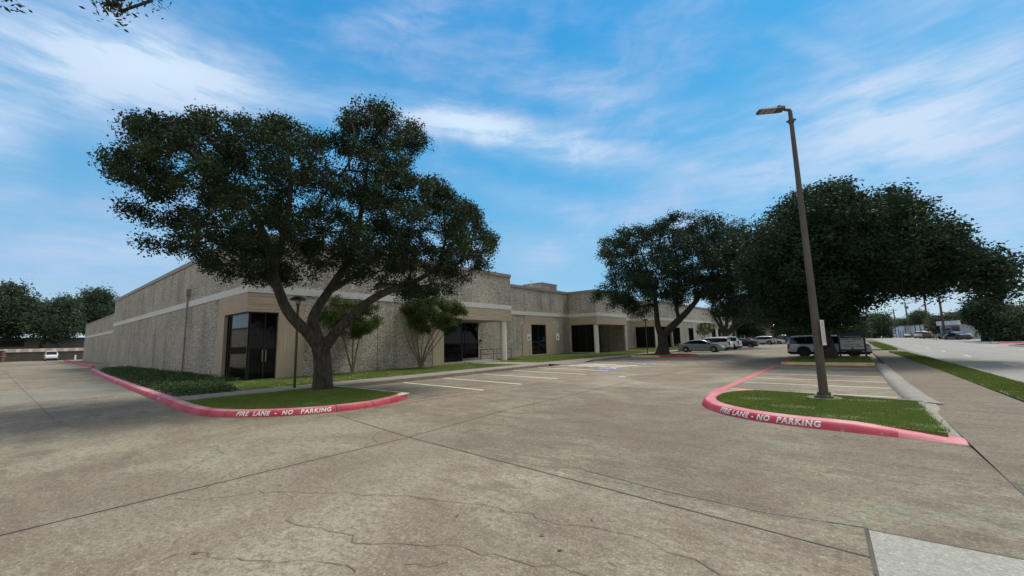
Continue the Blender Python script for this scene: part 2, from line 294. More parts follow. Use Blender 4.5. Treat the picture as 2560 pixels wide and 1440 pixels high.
COLM = mat('column_paint', (.72,.71,.66), (.80,.79,.74), 1.5, rough=.6, stretch=(1,1,.3))
SOFF = mat('soffit_paint', (.34,.30,.25), (.38,.34,.29), 2)
GLASS= mat('dark_glass', (.005,.005,.006), rough=.03, spec=.18)
FRAME= mat('black_frame', (.012,.011,.010), rough=.4)
STEEL= mat('grey_pipe', (.20,.19,.18), (.28,.265,.25), 4, rough=.5)
BLACKM=mat('black_metal', (.015,.015,.015), (.03,.028,.025), 10, rough=.5)
BRONZE=mat('bronze_pole', (.085,.072,.06), (.13,.11,.09), 5, rough=.6, stretch=(1,1,.3), c3=(.07,.06,.05), s3=1.2)
LENS = mat('lamp_lens', (.30,.33,.34), rough=.2)
SIGNW= mat('sign_white', (.74,.75,.74), (.80,.81,.80), 4, rough=.5)
SIGNG= mat('sign_panel_grey', (.68,.71,.72), (.74,.77,.78), 3, rough=.5)
NAVY = mat('navy_panel', (.02,.025,.06), rough=.4)
SIGNB= mat('sign_blue', (.03,.10,.35), rough=.4)
BARK = mat('oak_bark', (.020,.017,.013), (.085,.074,.06), 11, rough=.95, bump=1., bscale=13, stretch=(1,1,.3), bdist=.09)
BARKS= mat('smooth_bark', (.13,.095,.07), (.22,.17,.13), 5, rough=.8, stretch=(1,1,.3))
POLEW= mat('timber_pole', (.07,.055,.042), (.12,.098,.076), 3, rough=.9, stretch=(1,1,.1))
TYRE = mat('tyre', (.012,.012,.012), rough=.8); RIM = mat('alloy_rim', (.45,.46,.47), rough=.3, metal=.9); RIMD = mat('dark_rim', (.03,.03,.03), rough=.35, metal=.6)
TRIM = mat('black_trim', (.015,.015,.016), rough=.5)
CGLASS=mat('car_glass', (.008,.010,.012), rough=.04, spec=.6)
TAIL = mat('tail_red', (.30,.01,.012), rough=.15); HEADL = mat('headlamp', (.55,.57,.58), rough=.08, metal=.3)
OAKL = leaf_mat('oak_leaves', [(.014,.028,.016),(.025,.046,.022),(.038,.064,.027),(.056,.084,.030),(.095,.12,.035)],.2)
OAKL2= leaf_mat('dark_oak_leaves', [(.016,.036,.022),(.026,.052,.028),(.040,.072,.033),(.064,.10,.038)],.22)
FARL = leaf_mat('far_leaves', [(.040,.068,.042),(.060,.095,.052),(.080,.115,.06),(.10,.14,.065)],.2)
CREPE= leaf_mat('myrtle_leaves', [(.045,.085,.022),(.070,.115,.03),(.10,.14,.04),(.16,.16,.06)],.3)
BLOOM= mat('pink_blossom', (.55,.22,.32), rough=.8)
GRASSB=leaf_mat('grass_blades', [(.11,.17,.033),(.16,.235,.05),(.20,.27,.062),(.23,.28,.08)],.3,.7)
COVERL=leaf_mat('ground_cover_leaves', [(.035,.07,.025),(.055,.10,.036),(.085,.14,.05),(.13,.175,.075)],.25)
VERGEB=leaf_mat('verge_blades', [(.12,.17,.03),(.15,.20,.045),(.18,.225,.055),(.21,.24,.075)],.3,.7)

# ------------------------------------------------------------------ object helpers
COL = sc.collection
def tag(o,label=None,cat=None,group=None,kind=None):
    if label: o['label']=label
    if cat: o['category']=cat
    if group: o['group']=group
    if kind: o['kind']=kind
    return o
def mk(name, V, F, mats, parent=None, mi=None, smooth=False, sharp=None):
    me = bpy.data.meshes.new(name)
    V = np.asarray(V,float).reshape(-1,3)
    if isinstance(F,np.ndarray):
        nf,k = F.shape; me.vertices.add(len(V)); me.vertices.foreach_set('co',V.ravel())
        me.loops.add(nf*k); me.loops.foreach_set('vertex_index',F.ravel().astype(np.int32))
        me.polygons.add(nf); me.polygons.foreach_set('loop_start',np.arange(0,nf*k,k,dtype=np.int32))
        me.update(calc_edges=True)
    else:
        me.from_pydata([tuple(v) for v in V],[],[tuple(f) for f in F])
    if not isinstance(mats,(list,tuple)): mats=[mats]
    for x in mats: me.materials.append(x)
    if mi is not None: me.polygons.foreach_set('material_index',np.asarray(mi,np.int32))
    if smooth:
        me.polygons.foreach_set('use_smooth',np.ones(len(me.polygons),bool))
        if sharp: me.set_sharp_from_angle(angle=R(sharp))
    me.update()
    o = bpy.data.objects.new(name,me); COL.objects.link(o)
    if parent: o.parent = parent
    return o
def empty(name, loc=(0,0,0), rz=0, **k):
    o = bpy.data.objects.new(name,None); COL.objects.link(o); o.location=loc; o.rotation_euler=(0,0,rz); o.empty_display_size=.2
    return tag(o,**k)
class MB:
    def __init__(s): s.v=[]; s.f=[]; s.m=[]
    def add(s,v,f,m=0):
        b=len(s.v); s.v+= [tuple(map(float,p)) for p in v]; s.f+=[tuple(b+i for i in q) for q in f]; s.m+=[m]*len(f); return s
    def box(s,x0,x1,y0,y1,z0,z1,m=0):
        v=[(x0,y0,z0),(x1,y0,z0),(x1,y1,z0),(x0,y1,z0),(x0,y0,z1),(x1,y0,z1),(x1,y1,z1),(x0,y1,z1)]
        return s.add(v,[(0,3,2,1),(4,5,6,7),(0,1,5,4),(1,2,6,5),(2,3,7,6),(3,0,4,7)],m)
    def prism(s,poly,z0,z1,m=0):
        n=len(poly); v=[(x,y,z0) for x,y in poly]+[(x,y,z1) for x,y in poly]
        tris=tessellate_polygon([[Vector((x,y,0)) for x,y in poly]])
        f=[]
        for t in tris:
            a,b,c=[Vector((*poly[i],0)) for i in t]
            if (b-a).cross(c-a).z<0: t=(t[0],t[2],t[1])
            f.append(tuple(n+i for i in t)); f.append(tuple(reversed(t)))
        area=sum(poly[i][0]*poly[(i+1)%n][1]-poly[(i+1)%n][0]*poly[i][1] for i in range(n))
        for i in range(n):
            j=(i+1)%n; q=(i,j,n+j,n+i); f.append(q if area>0 else q[::-1])
        return s.add(v,f,m)
    def tube(s,pts,rad,n=8,m=0,cap=True):
        pts=[Vector(p) for p in pts]; k=len(pts)
        if not hasattr(rad,'__len__'): rad=[rad]*k
        up=Vector((0,0,1)); prev=None; v=[]; f=[]
        for i,p in enumerate(pts):
            t=(pts[min(i+1,k-1)]-pts[max(i-1,0)]); t=t.normalized() if t.length>1e-9 else Vector((0,0,1))
            if prev is None:
                a=t.cross(up); a=a if a.length>.1 else t.cross(Vector((1,0,0))); a.normalize()
            else:
                a=prev-t*prev.dot(t); a=a.normalized() if a.length>1e-6 else t.orthogonal().normalized()
            prev=a; b=t.cross(a)
            for j in range(n):
                th=2*math.pi*j/n; v.append(p+(a*math.cos(th)+b*math.sin(th))*rad[i])
        for i in range(k-1):
            for j in range(n):
                j2=(j+1)%n; f.append((i*n+j,i*n+j2,(i+1)*n+j2,(i+1)*n+j))
        if cap: f.append(tuple(reversed(range(n)))); f.append(tuple((k-1)*n+j for j in range(n)))
        return s.add(v,f,m)
    def lathe(s,prof,c=(0,0,0),n=20,m=0,axis='z'):
        v=[];f=[]
        for r,h in prof:
            for j in range(n):
                th=2*math.pi*j/n; a,b=r*math.cos(th),r*math.sin(th)
                v.append((c[0]+a,c[1]+b,c[2]+h) if axis=='z' else (c[0]+a,c[1]+h,c[2]+b))
        for i in range(len(prof)-1):
            for j in range(n):
                j2=(j+1)%n; q=(i*n+j,i*n+j2,(i+1)*n+j2,(i+1)*n+j); f.append(q if axis=='z' else q[::-1])
        return s.add(v,f,m)
    def build(s,name,mats,parent=None,smooth=False,sharp=None): return mk(name,s.v,s.f,mats,parent,s.m,smooth,sharp)
def sheet(name,poly,z,m,parent=None,kind='structure',thick=None):
    b=MB(); b.prism(poly,z-(thick or .003),z); o=b.build(name,m,parent)
    if kind: o['kind']=kind
    return o
def strip_line(b,p,q,wd,z,m=0):
    p=Vector((*p,0));q=Vector((*q,0));d=(q-p).normalized();n=Vector((-d.y,d.x,0))*wd/2
    b.add([(p+n).to_tuple()[:2]+(z,),(p-n).to_tuple()[:2]+(z,),(q-n).to_tuple()[:2]+(z,),(q+n).to_tuple()[:2]+(z,)],[(0,1,2,3)],m)
def resample(pts,step):
    pts=[np.array(p,float) for p in pts]; outp=[pts[0]]
    for a,b in zip(pts[:-1],pts[1:]):
        n=max(1,int(np.linalg.norm(b-a)/step))
        for i in range(1,n+1): outp.append(a+(b-a)*i/n)
    return outp
def smoothp(pts,it=2):
    pts=[np.array(p,float) for p in pts]
    for _ in range(it):
        q=[pts[0]]
        for a,b in zip(pts[:-1],pts[1:]): q+= [a*.75+b*.25,a*.25+b*.75]
        q.append(pts[-1]); pts=q
    return pts
KPROF=[(0,0),(.02,.06),(.045,.105),(.085,.135),(.14,.15),(.30,.15),(.31,.08)]
def sweep(path,prof,hs=None):
    """extrude a kerb profile (inset, height) along a ground path; inset is to the left of travel"""
    P2=[np.array(p[:2],float) for p in path]; n=len(P2); V=[];F=[];k=len(prof)
    for i in range(n):
        t=P2[min(i+1,n-1)]-P2[max(i-1,0)]; t/=np.linalg.norm(t)+1e-9; nn=np.array([-t[1],t[0]]); h=1 if hs is None else hs[i]
        for d,z in prof: V.append((*(P2[i]+nn*d),z*h+.002))
    for i in range(n-1):
        for j in range(k-1): F.append((i*k+j,(i+1)*k+j,(i+1)*k+j+1,i*k+j+1))
    F.append(tuple(range(k))); F.append(tuple((n-1)*k+j for j in reversed(range(k))))
    return V,F
def text_mesh(txt,size,off=0.,shear=0.,space=1.,res=3,cuts=()):
    cu=bpy.data.curves.new('t','FONT'); cu.body=txt; cu.size=size; cu.offset=off; cu.shear=shear; cu.space_character=space; cu.resolution_u=res
    o=bpy.data.objects.new('t',cu); COL.objects.link(o); dg=bpy.context.evaluated_depsgraph_get(); dg.update()
    me=bpy.data.meshes.new_from_object(o.evaluated_get(dg)); V=np.array([v.co[:] for v in me.vertices]); F=[tuple(p.vertices) for p in me.polygons]
    bpy.data.objects.remove(o); bpy.data.meshes.remove(me)
    if cuts:
        bm=bmesh.new(); vs_=[bm.verts.new(tuple(v)) for v in V]
        for f_ in F:
            try: bm.faces.new([vs_[i] for i in f_])
            except ValueError: pass
        for yc in cuts: bmesh.ops.bisect_plane(bm,geom=bm.verts[:]+bm.edges[:]+bm.faces[:],plane_co=(0,yc,0),plane_no=(0,1,0))
        bm.verts.index_update(); V=np.array([v.co[:] for v in bm.verts]); F=[tuple(v.index for v in f_.verts) for f_ in bm.faces]; bm.free()
    return V,F
def kerb_text(name,txt,path,s_mid,mat_,parent,size=.135,lab=None,hgt=None):
    V,F=text_mesh(txt,size,off=.0065,space=1.18,shear=.12,cuts=[i*.008 for i in range(-2,16)])
    # refine long faces is unnecessary: letters are short against the bend
    x0,x1=V[:,0].min(),V[:,0].max(); V[:,0]-= (x0+x1)/2
    P2=[np.array(p[:2]) for p in path]; cum=[0]
    for a,b in zip(P2[:-1],P2[1:]): cum.append(cum[-1]+np.linalg.norm(b-a))
    pr=[(.0,0),(.02,.06),(.045,.105),(.085,.135),(.14,.15)]; pl=[0]
    for a,b in zip(pr[:-1],pr[1:]): pl.append(pl[-1]+math.hypot(b[0]-a[0],b[1]-a[1]))
    out_=[]
    for x,y,_ in V:
        s_=s_mid+x; s_=min(max(s_,0),cum[-1]-1e-6); i=np.searchsorted(cum,s_)-1; i=max(0,min(i,len(P2)-2)); u=(s_-cum[i])/(cum[i+1]-cum[i])
        tv=lambda k_: (P2[min(k_+1,len(P2)-1)]-P2[max(k_-1,0)])/np.linalg.norm(P2[min(k_+1,len(P2)-1)]-P2[max(k_-1,0)])
        t=tv(i)*(1-u)+tv(i+1)*u; t/=np.linalg.norm(t); nn=np.array([-t[1],t[0]]); c=P2[i]*(1-u)+P2[i+1]*u
        h=.035+y*1.05; d=np.interp(h,pl,[a[0] for a in pr]); z=np.interp(h,pl,[a[1] for a in pr])
        out_.append((*(c+nn*(d-.004)),z+.006))
    return mk(name,out_,F,mat_,parent)

# ------------------------------------------------------------------ trees
def in_poly(pts,poly):
    x,y=pts[:,0],pts[:,1]; ins=np.zeros(len(pts),bool); n=len(poly)
    for i in range(n):
        x1,y1=poly[i];x2,y2=poly[(i+1)%n]
        c=((y1>y)!=(y2>y)); with_=np.where(c,(x2-x1)*(y-y1)/((y2-y1) if y2!=y1 else 1e-9)+x1,0); ins^= c&(x<with_)
    return ins
def edge_dist(pts,poly):
    d=np.full(len(pts),1e9); n=len(poly)
    for i in range(n):
        a=np.array(poly[i],float);b=np.array(poly[(i+1)%n],float);ab=b-a;L2=ab.dot(ab)+1e-12
        t=np.clip(((pts-a)@ab)/L2,0,1); d=np.minimum(d,np.linalg.norm(pts-(a+t[:,None]*ab),axis=1))
    return d
def crown(poly_px,bx,by,n,T,Rr,inset=.15,seed=0,wbias=0.,gap=0.,gs=1.6):
    """scatter n branch tips through a crown whose outline, at the tree's own distance, is poly_px"""
    r=np.random.default_rng(seed); pw=np.array([onplane(px,py,bx,by) for px,py in poly_px])
    g=np.array([bx,by]);D=np.linalg.norm(g);g=g/D;e=np.array([g[1],-g[0]])
    uz=[( (p[:2]-[bx,by])@e, p[2]) for p in pw]; A=np.array(uz); lo,hi=A.min(0),A.max(0); res=[]; cand=np.empty((0,2))
    pts=[];de=[]
    q=lo+(hi-lo)*r.random((n*60,2)); ok=in_poly(q,uz); q=q[ok]; d=edge_dist(q,uz); ok=d>inset; q=q[ok]; d=d[ok]
    # poisson-like thinning
    area_=(hi-lo).prod()*len(q)/(n*60.); mind=.62*math.sqrt(area_/n); sel=[]
    w=(r.random(len(q))*2-1)*T*np.sqrt(1-(1-np.clip(d/Rr,0,1))**2)+wbias*np.clip(d/Rr,0,1)
    Q=np.column_stack([q,w]); keep=[]
    K=np.empty((0,3))
    if gap:
        nzv=np.zeros(len(Q))
        for k_ in range(9):
            kv=r.normal(0,1,3)*2*math.pi/gs/1.7; nzv+=np.sin(Q@kv+r.random()*6.28)
        nzv/=np.std(nzv); Q=Q[nzv>-gap*0+np.quantile(nzv,gap)]; mind*=(1-gap)**.33
    for p in Q:
        if len(keep)>=n: break
        if len(K) and (np.linalg.norm(K-p,axis=1)<mind).any(): continue
        keep.append(p); K=np.array(keep)
    K=np.array(keep); pp=[tuple(q_) for q_ in poly_px]
    for it in range(9):      # tips nearer or farther than the trunk still have to stay inside the crown's outline
        X=np.zeros_like(K); X[:,:2]=np.array([bx,by])+K[:,:1]*e+K[:,2:3]*g; X[:,2]=K[:,1]
        pr=np.array([P(x)[:2] for x in X]); bad=~in_poly(pr,pp); K[bad,2]*=.7 if it<8 else 0
    return X
def leaves(name,centers,n,spread,size,mat_,parent,seed=0,flat=.75,asp=.5,kind=None,bright=0.12,clump=5,zmin=None):
    r=np.random.default_rng(seed); C=np.asarray(centers); idx=r.integers(0,len(C),n//clump)
    # little sprays of leaves around each twig
    dd=r.normal(0,1,(len(idx),3)); nn_=np.linalg.norm(dd,axis=1)[:,None]; dd=dd/nn_*(1.55*r.random(len(idx))[:,None]**.55); cc=C[idx]+dd*(spread*r.uniform(.75,1.3,len(C)))[idx][:,None]*np.array([1,1,flat])
    tone=np.clip(r.normal(.38,.16,len(C))[idx]+r.normal(0,.1,len(idx)),0,1); tone=np.where(r.random(len(idx))<bright*.3,np.minimum(1,tone+.35),tone)
    cc=np.repeat(cc,clump,0)+r.normal(0,1,(len(idx)*clump,3))*size*.9; tone=np.clip(np.repeat(tone,clump)+r.normal(0,.08,len(cc)),0,1)
    if zmin is not None: cc[:,2]=np.maximum(cc[:,2],zmin+r.random(len(cc))*.3)
    m_=len(cc); a=r.normal(0,1,(m_,3)); a[:,2]*=.7; a/=np.linalg.norm(a,axis=1)[:,None]; b=r.normal(0,1,(m_,3)); b-= (b*a).sum(1)[:,None]*a; b/=np.linalg.norm(b,axis=1)[:,None]
    s_=size*(.6+.8*r.random(m_))[:,None]; a=a*s_*.5;b=b*s_*.5*asp
    V=np.stack([cc-a,cc+b-a*.1,cc+a,cc-b-a*.1],1).reshape(-1,3); F=np.arange(m_*4).reshape(-1,4)
    o=mk(name,V,F,mat_,parent); at=o.data.attributes.new('tone','FLOAT','FACE'); at.data.foreach_set('value',tone.astype(np.float32))
    if kind: o['kind']=kind
    return o
def tree(name,label,base,limbs,tips,nleaf,lsize,lmat,bark=BARK,tr=.4,spread=.35,seed=0,group=None,cat='tree',step=.9,rt=.012,pw=.47,sides=6,flare=1.5,flat=.7,asp=.5,clump=5,bright=.12,tube_min=0,extra=None,jit=.12):
    r=np.random.default_rng(seed); base=np.array(base,float); T=empty(name,base,label=label,cat=cat,group=group)
    pos=[];par=[];fix=[];chains=[]
    for L in limbs:            # limb: list of (x,y,z,r)
        L=[np.array(p,float) for p in L]; L=smoothp(L,2) if len(L)>2 else resample(L,.5); st=None
        if pos:
            d=np.linalg.norm(np.array(pos)-L[0][:3],axis=1); st=int(d.argmin())
        ch=[] if st is None else [st]
        for p in L:
            pos.append(p[:3]); par.append(ch[-1] if ch else -1); fix.append(p[3]); ch.append(len(pos)-1)
        chains.append(ch)
    nl=len(pos); tips=np.asarray(tips); root=pos[0]
    # leave the bare bole out of reach of new branches
    zc=[i for i in range(nl)]
    tipidx=[]; 
    P_=np.array(pos); dd=np.array([np.linalg.norm(P_-t,axis=1).min() for t in tips]); order=np.argsort(dd)
    zlow=min(t[2] for t in tips); nodez=P_[:,2]
    arr=np.empty((nl+len(tips)*8,3)); arr[:nl]=P_; cnt=nl; pen=np.zeros(len(arr)); hmin=base[2]+(nodez.max()-base[2])*.28
    pen[:nl]=np.where(nodez<hmin,3.,0)
    for ti in order:
        t=tips[ti]; d=np.linalg.norm(arr[:cnt]-t,axis=1)+pen[:cnt]+np.maximum(0,arr[:cnt,2]-t[2])*.35; k=int(d.argmin()); a=arr[k].copy(); dist=np.linalg.norm(t-a); n=max(1,min(7,int(dist/step)+1))
        ch=[k]; mid=(a+t)/2+np.array([0,0,1.])*dist*r.uniform(-.02,.16)+r.normal(0,1,3)*dist*jit*.6
        for i in range(1,n+1):
            u=i/n; p=a*(1-u)**2+mid*2*u*(1-u)+t*u*u
            if i<n: p=p+r.normal(0,1,3)*min(.12,dist*jit*.35)
            arr[cnt]=p; pos.append(p); par.append(ch[-1]); fix.append(0); ch.append(cnt); cnt+=1
        tipidx.append(cnt-1); chains.append(ch)
    N_=len(pos); load=np.zeros(N_)
    for i in tipidx: load[i]+=1
    for i in range(N_-1,-1,-1):
        if par[i]>=0: load[par[i]]+=load[i]
    rad=np.maximum(rt*np.maximum(load,.6)**pw,0); rad=np.where(np.array(fix)>0,np.array(fix),np.minimum(rad,tr*.45))
    B=MB()
    for ci,ch in enumerate(chains):
        if len(ch)<2: continue
        pts=[np.array(pos[i])-base for i in ch]; rr=[rad[i] for i in ch]; first=par[ch[0]]!=-1 or ci>0
        if ci>0: rr[0]=min(rr[0],rr[1]*1.25)
        if max(rr)<tube_min: continue
        main=ci<len(limbs); 
        if main:   # flare and gentle lumps on the bole
            pts=[p for p in pts]; rr=list(rr)
        B.tube(pts,rr,14 if main else (sides if max(rr)>.03 else 4),cap=True)
    tk=B.build('trunk',bark,T,smooth=True)
    leafpts=[np.array(pos[i]) for i in tipidx]
    # fine twigs also carry leaves part way back
    for ch in chains[len(limbs):]:
        for i in ch[1:-1]:
            if load[i]<=3: leafpts.append(np.array(pos[i]))
    if extra is not None: leafpts+=list(extra)
    leaves('crown',np.array(leafpts)-base,nleaf,spread,lsize,lmat,T,seed+1,flat=flat,asp=asp,clump=clump,bright=bright)
    return T
def LP(pts,bx,by):      # limb from photo pixels on the tree's own upright plane: (px,py,radius,depth offset)
    g=_n((bx,by)); res=[]
    for px,py,r_,w_ in pts:
        p=onplane(px,py,bx,by); res.append((p[0]+g[0]*w_,p[1]+g[1]*w_,p[2],r_))
    return res

# ================================================================== GROUND
sheet('ground',[(-1500,-1500),(1500,-1500),(1500,1500),(-1500,1500)],-.004,EARTH)
sheet('parking_lot',[(-150,-60),(1.2,-60),(1.2,140),(-60,140),(-60,16),(-150,16)],0,LOT)
sheet('driveway',[(1.2,-60),(3.9,-60),(3.9,9.3),(1.2,9.3)],0,WALKR)
sheet('driveway',[(1.2,43),(3.9,47),(3.9,53),(1.2,52)],.001,LOT)
sheet('road',[(3.9,-80),(12.8,-80),(12.8,300),(3.9,300)],.001,ROADM)
sheet('far_parking_lot',[(12.8,60),(60,60),(60,210),(12.8,210)],0,ROADM)
sheet('side_street',[(-150,140),(60,140),(60,300),(-150,300)],-.001,ROADM)
PAVZ=.10
wk=MB(); wk.add([(1.2,7.2,.004),(2.95,7.2,.004),(2.78,12,PAVZ),(1.15,12,PAVZ)],[(0,1,2,3)]); wk.prism([(1.15,12),(2.78,12),(2.65,25),(2.45,33),(2.3,42),(2.2,44),(1.15,44)],-.05,PAVZ); wk.prism([(1.15,53.5),(2.1,53.5),(1.9,65),(2.0,135),(1.0,135)],-.05,PAVZ)
wk.build('sidewalk',WALKR)['kind']='structure'
pj=MB()
for y in np.arange(10.8,43,1.55): strip_line(pj,(1.17,y),(2.6,y),.018,PAVZ+.003)
pj.build('sidewalk_joints',JOINT)['kind']='structure'
# walkway along the building, its kerb edge and ramp
wk=MB(); wk.prism([(-17.55,3.62),(-15.95,3.62),(-15.95,23.2),(-17.0,24.4),(-17.0,28.2),(-15.95,29.4),(-15.95,38.2),(-15.9,44.2),(-17.55,44.2)],-.05,.15)
wk.prism([(-22.0,22.2),(-17.55,22.2),(-17.55,24.6),(-22.0,24.6)],-.05,.148)
wk.prism([(-17.55,44.2),(-15.95,47.5),(-15.95,130),(-17.55,130)],-.05,.147)
wk.build('walkway',WALK)['kind']='structure'
rp=MB(); rp.add([(-17.0,24.4,.145),(-17.0,28.2,.145),(-15.9,27.7,.01),(-15.9,24.9,.01)],[(0,3,2,1)]); rp.add([(-17.0,24.4,.145),(-15.95,23.2,.15),(-15.9,24.9,.01)],[(0,1,2)]); rp.add([(-17.0,28.2,.145),(-15.9,27.7,.01),(-15.95,29.4,.15)],[(0,1,2)])
rp.build('kerb_ramp',mat('ramp_red_brown',(.23,.16,.14),(.30,.24,.21),8,bump=.5))['kind']='structure'
wj=MB()
for y in np.arange(5.2,44,1.6): strip_line(wj,(-17.5,y),(-16.0,y),.02,.153)
wj.build('walkway_joints',JOINT)['kind']='structure'
# joints, cracks and tar in the lot
jb=MB()
def pxline(b,pts,wd,z=.004,jag=0,step=.25):
    q=[G(*p) for p in pts]; q=resample(q,step)
    if jag:
        q=[p+rng.normal(0,1,2)*jag*(0 if i in (0,len(q)-1) else 1) for i,p in enumerate(q)]
    for a,c in zip(q[:-1],q[1:]): strip_line(b,a,c,wd*(rng.uniform(.5,1.2) if jag else rng.uniform(.85,1.15)),z)
A1=G(840,1037); A2=G(2176,1394)
strip_line(jb,A1,G(1010,1090),.022,.004); strip_line(jb,G(1010,1090),A2,.022,.004)
J0=(-6.33,-.6)
strip_line(jb,(-6.33,-4),G(1010,1096),.02,.005); strip_line(jb,G(1010,1096),(-6.9,8.2),.018,.005); strip_line(jb,(-6.9,8.2),(-7.4,40),.02,.005)
strip_line(jb,(1.22,9.25),(1.22,-8),.05,.0055)
pxline(jb,[(1420,1165),(1650,1225),(1900,1280),(2165,1320)],.012,jag=.006)
for y in (-4.5,-9): strip_line(jb,(-60,y),(1,y),.02,.004)
for y in (14.2,23,32,41,50,60,72,86): strip_line(jb,(-15.7,y),(.6,y-.6),.018,.004)
for x in (-22,-30,-39,-50,-64,-80): strip_line(jb,(x,-30),(x+.4,3.2),.02,.004)
strip_line(jb,(-120,-1.2),(-16,.9),.02,.005)
jb.build('slab_joints',JOINT)['kind']='structure'
cb=MB()
for pts in [[(440,1247),(500,1252),(640,1230),(760,1231),(870,1233),(990,1240),(1100,1250),(1180,1262),(1300,1281),(1395,1312),(1450,1315),(1500,1322),(1570,1334),(1640,1360),(1705,1392),(1750,1405),(1800,1438)],
            [(712,1300),(735,1312),(800,1322),(850,1336),(880,1340),(890,1355),(920,1362),(1000,1360),(1110,1360),(1150,1373),(1200,1382),(1280,1400),(1340,1410),(1400,1418),(1470,1440)],
            [(300,1140),(350,1147),(450,1130),(540,1115),(640,1103),(700,1098),(760,1090),(850,1094)],[(565,1107),(600,1087),(620,1070)],[(540,1115),(556,1137)],
            [(1002,1040),(1018,1050),(1060,1054),(1105,1052)],[(1018,1056),(940,1085),(935,1095),(945,1107)],[(480,1382),(560,1396),(620,1400),(680,1403)],[(640,1408),(760,1403),(830,1405),(870,1415),(890,1430)],
            [(400,1405),(440,1385)],[(1010,1412),(1080,1414),(1120,1405)],[(450,1185),(490,1160),(540,1140)],[(1520,1405),(1545,1420)],[(985,1040),(900,1020)],[(1250,1020),(1500,1035),(1750,1030)],[(1660,958),(1760,975),(1900,980)],
            [(60,1045),(200,1060),(380,1060)],[(650,1150),(560,1190),(500,1230)]]:
    pxline(cb,pts,.0075,.006,jag=.022,step=.11)
cb.build('pavement_cracks',CRACK)['kind']='structure'
sheet('new_concrete_slab',[G(2166,1325),G(2560,1402),(1.2,4.7),(1.2,3.2),(0.3,2.6),(-.02,3.2),G(2192,1440)],.004,PALE)
sj=MB(); strip_line(sj,G(2166,1322),G(2192,1440),.03,.006); strip_line(sj,G(2166,1324),G(2560,1400),.012,.006); sj.build('slab_joints',JOINT)['kind']='structure'
sheet('concrete_patch',[G(0,990),G(190,957),G(300,961),G(332,985),G(60,1008),G(0,1018)],.003,concrete('patch_concrete',(.30,.29,.23),(.19,.175,.14),(.26,.24,.19),(.36,.35,.28),grime=.8))
# ---- stall lines
ln=MB()
for y0,y1 in [(11.35,10.95),(13.75,13.15),(16.4,15.75),(19.05,18.25),(21.6,20.75),(24.1,23.1),(26.7,25.1),(29.1,27.9),(31.8,30.6)]:
    strip_line(ln,(-15.7,y0),(-10.4,y1),.13,.004)
for i in range(5):   # hatching of the access aisle
    a=i/5; xa=-14.9+a*4.2; strip_line(ln,(xa,24.05-a*.85),(xa+.75,26.55-a*1.3),.32,.0045)
strip_line(ln,(-10.4,23.1),(-9.7,25.0),.10,.0045)
for y0,y1 in [(15.1,14.9),(17.4,17.2),(19.4,19.2),(21.5,21.4),(23.8,23.7),(26.2,26.0)]: strip_line(ln,(-3.25,y0),(.75,y1),.09,.004)
strip_line(ln,(-2.6,13.87),(1.25,13.25),.09,.004)
for i in range(14): strip_line(ln,(-15.7,46.8+i*2.55),(-10.8,46.5+i*2.55),.10,.004)
ln.build('stall_lines',WHITEP)['kind']='structure'
rl=MB(); strip_line(rl,(-10.35,6.7),(-10.2,39.3),.14,.006); strip_line(rl,(-10.2,44),(-10.2,62),.12,.006)
rl.build('fire_lane_line',REDLINE)['kind']='structure'
rl=MB(); strip_line(rl,(-3.42,13.35),(-3.5,27),.26,.006); rl.build('fire_lane_line',REDL2)['kind']='structure'
rl=MB(); strip_line(rl,(-10.25,29.5),(-11.2,39),.10,.0065); rl.build('fire_lane_line',REDL2)['kind']='structure'
# accessible bay markings
def access(cx,cy,rz):
    b=MB(); b.box(-.75,.75,-.65,.65,.001,.005,0); z=.0075
    def st(p,q,wd): strip_line(b,p,q,wd,z,1)
    ring=[(math.cos(a)*.26-.08,math.sin(a)*.26-.16) for a in np.linspace(R(150),R(395),12)]
    for p,q in zip(ring[:-1],ring[1:]): st(p,q,.09)
    st((-.10,.30),(-.06,-.06),.12); st((-.06,-.04),(.22,-.06),.10); st((.20,-.06),(.34,-.36),.10); st((-.08,.12),(.15,.12),.08)
    b.add([(-.10+.10*math.cos(a),.45+.10*math.sin(a),z) for a in np.linspace(0,2*math.pi,12,endpoint=False)],[tuple(range(12))],1)
    o=b.build('accessible_parking_marking',[BLUEP,WHITEP]); o.location=(cx,cy,0.001); o.rotation_euler=(0,0,rz); o['kind']='structure'
access(-11.15,22.35,R(90)); access(-11.2,26.9,R(90))
lt=MB(); lt.box(-.14,.14,-.10,.10,0,.005); o=lt.build('paper_scrap',WHITEP); o.location=(*G(1555,942),.005); o.rotation_euler=(0,0,.3); tag(o,'small white scrap lying on the open concrete of the lot','litter')
# ---- road markings
rm=MB()
for y in (12,21.5,31.2,40.8,50.4,60,70,80,92): strip_line(rm,(5.8,y-1.1),(5.8,y+1.1),.11,.005)
for y in (54,64,76,90): strip_line(rm,(11.0,y-1.1),(11.0,y+1.1),.11,.005)
strip_line(rm,(4.15,6),(4.05,23),.10,.005)
rm.build('lane_dashes',WHITEP)['kind']='structure'
rm=MB(); strip_line(rm,(8.35,5),(8.35,200),.10,.005); strip_line(rm,(8.6,5),(8.6,200),.10,.005)
rm.build('centre_lines',mat('faded_yellow',(.36,.345,.29),(.46,.40,.25),3))['kind']='structure'
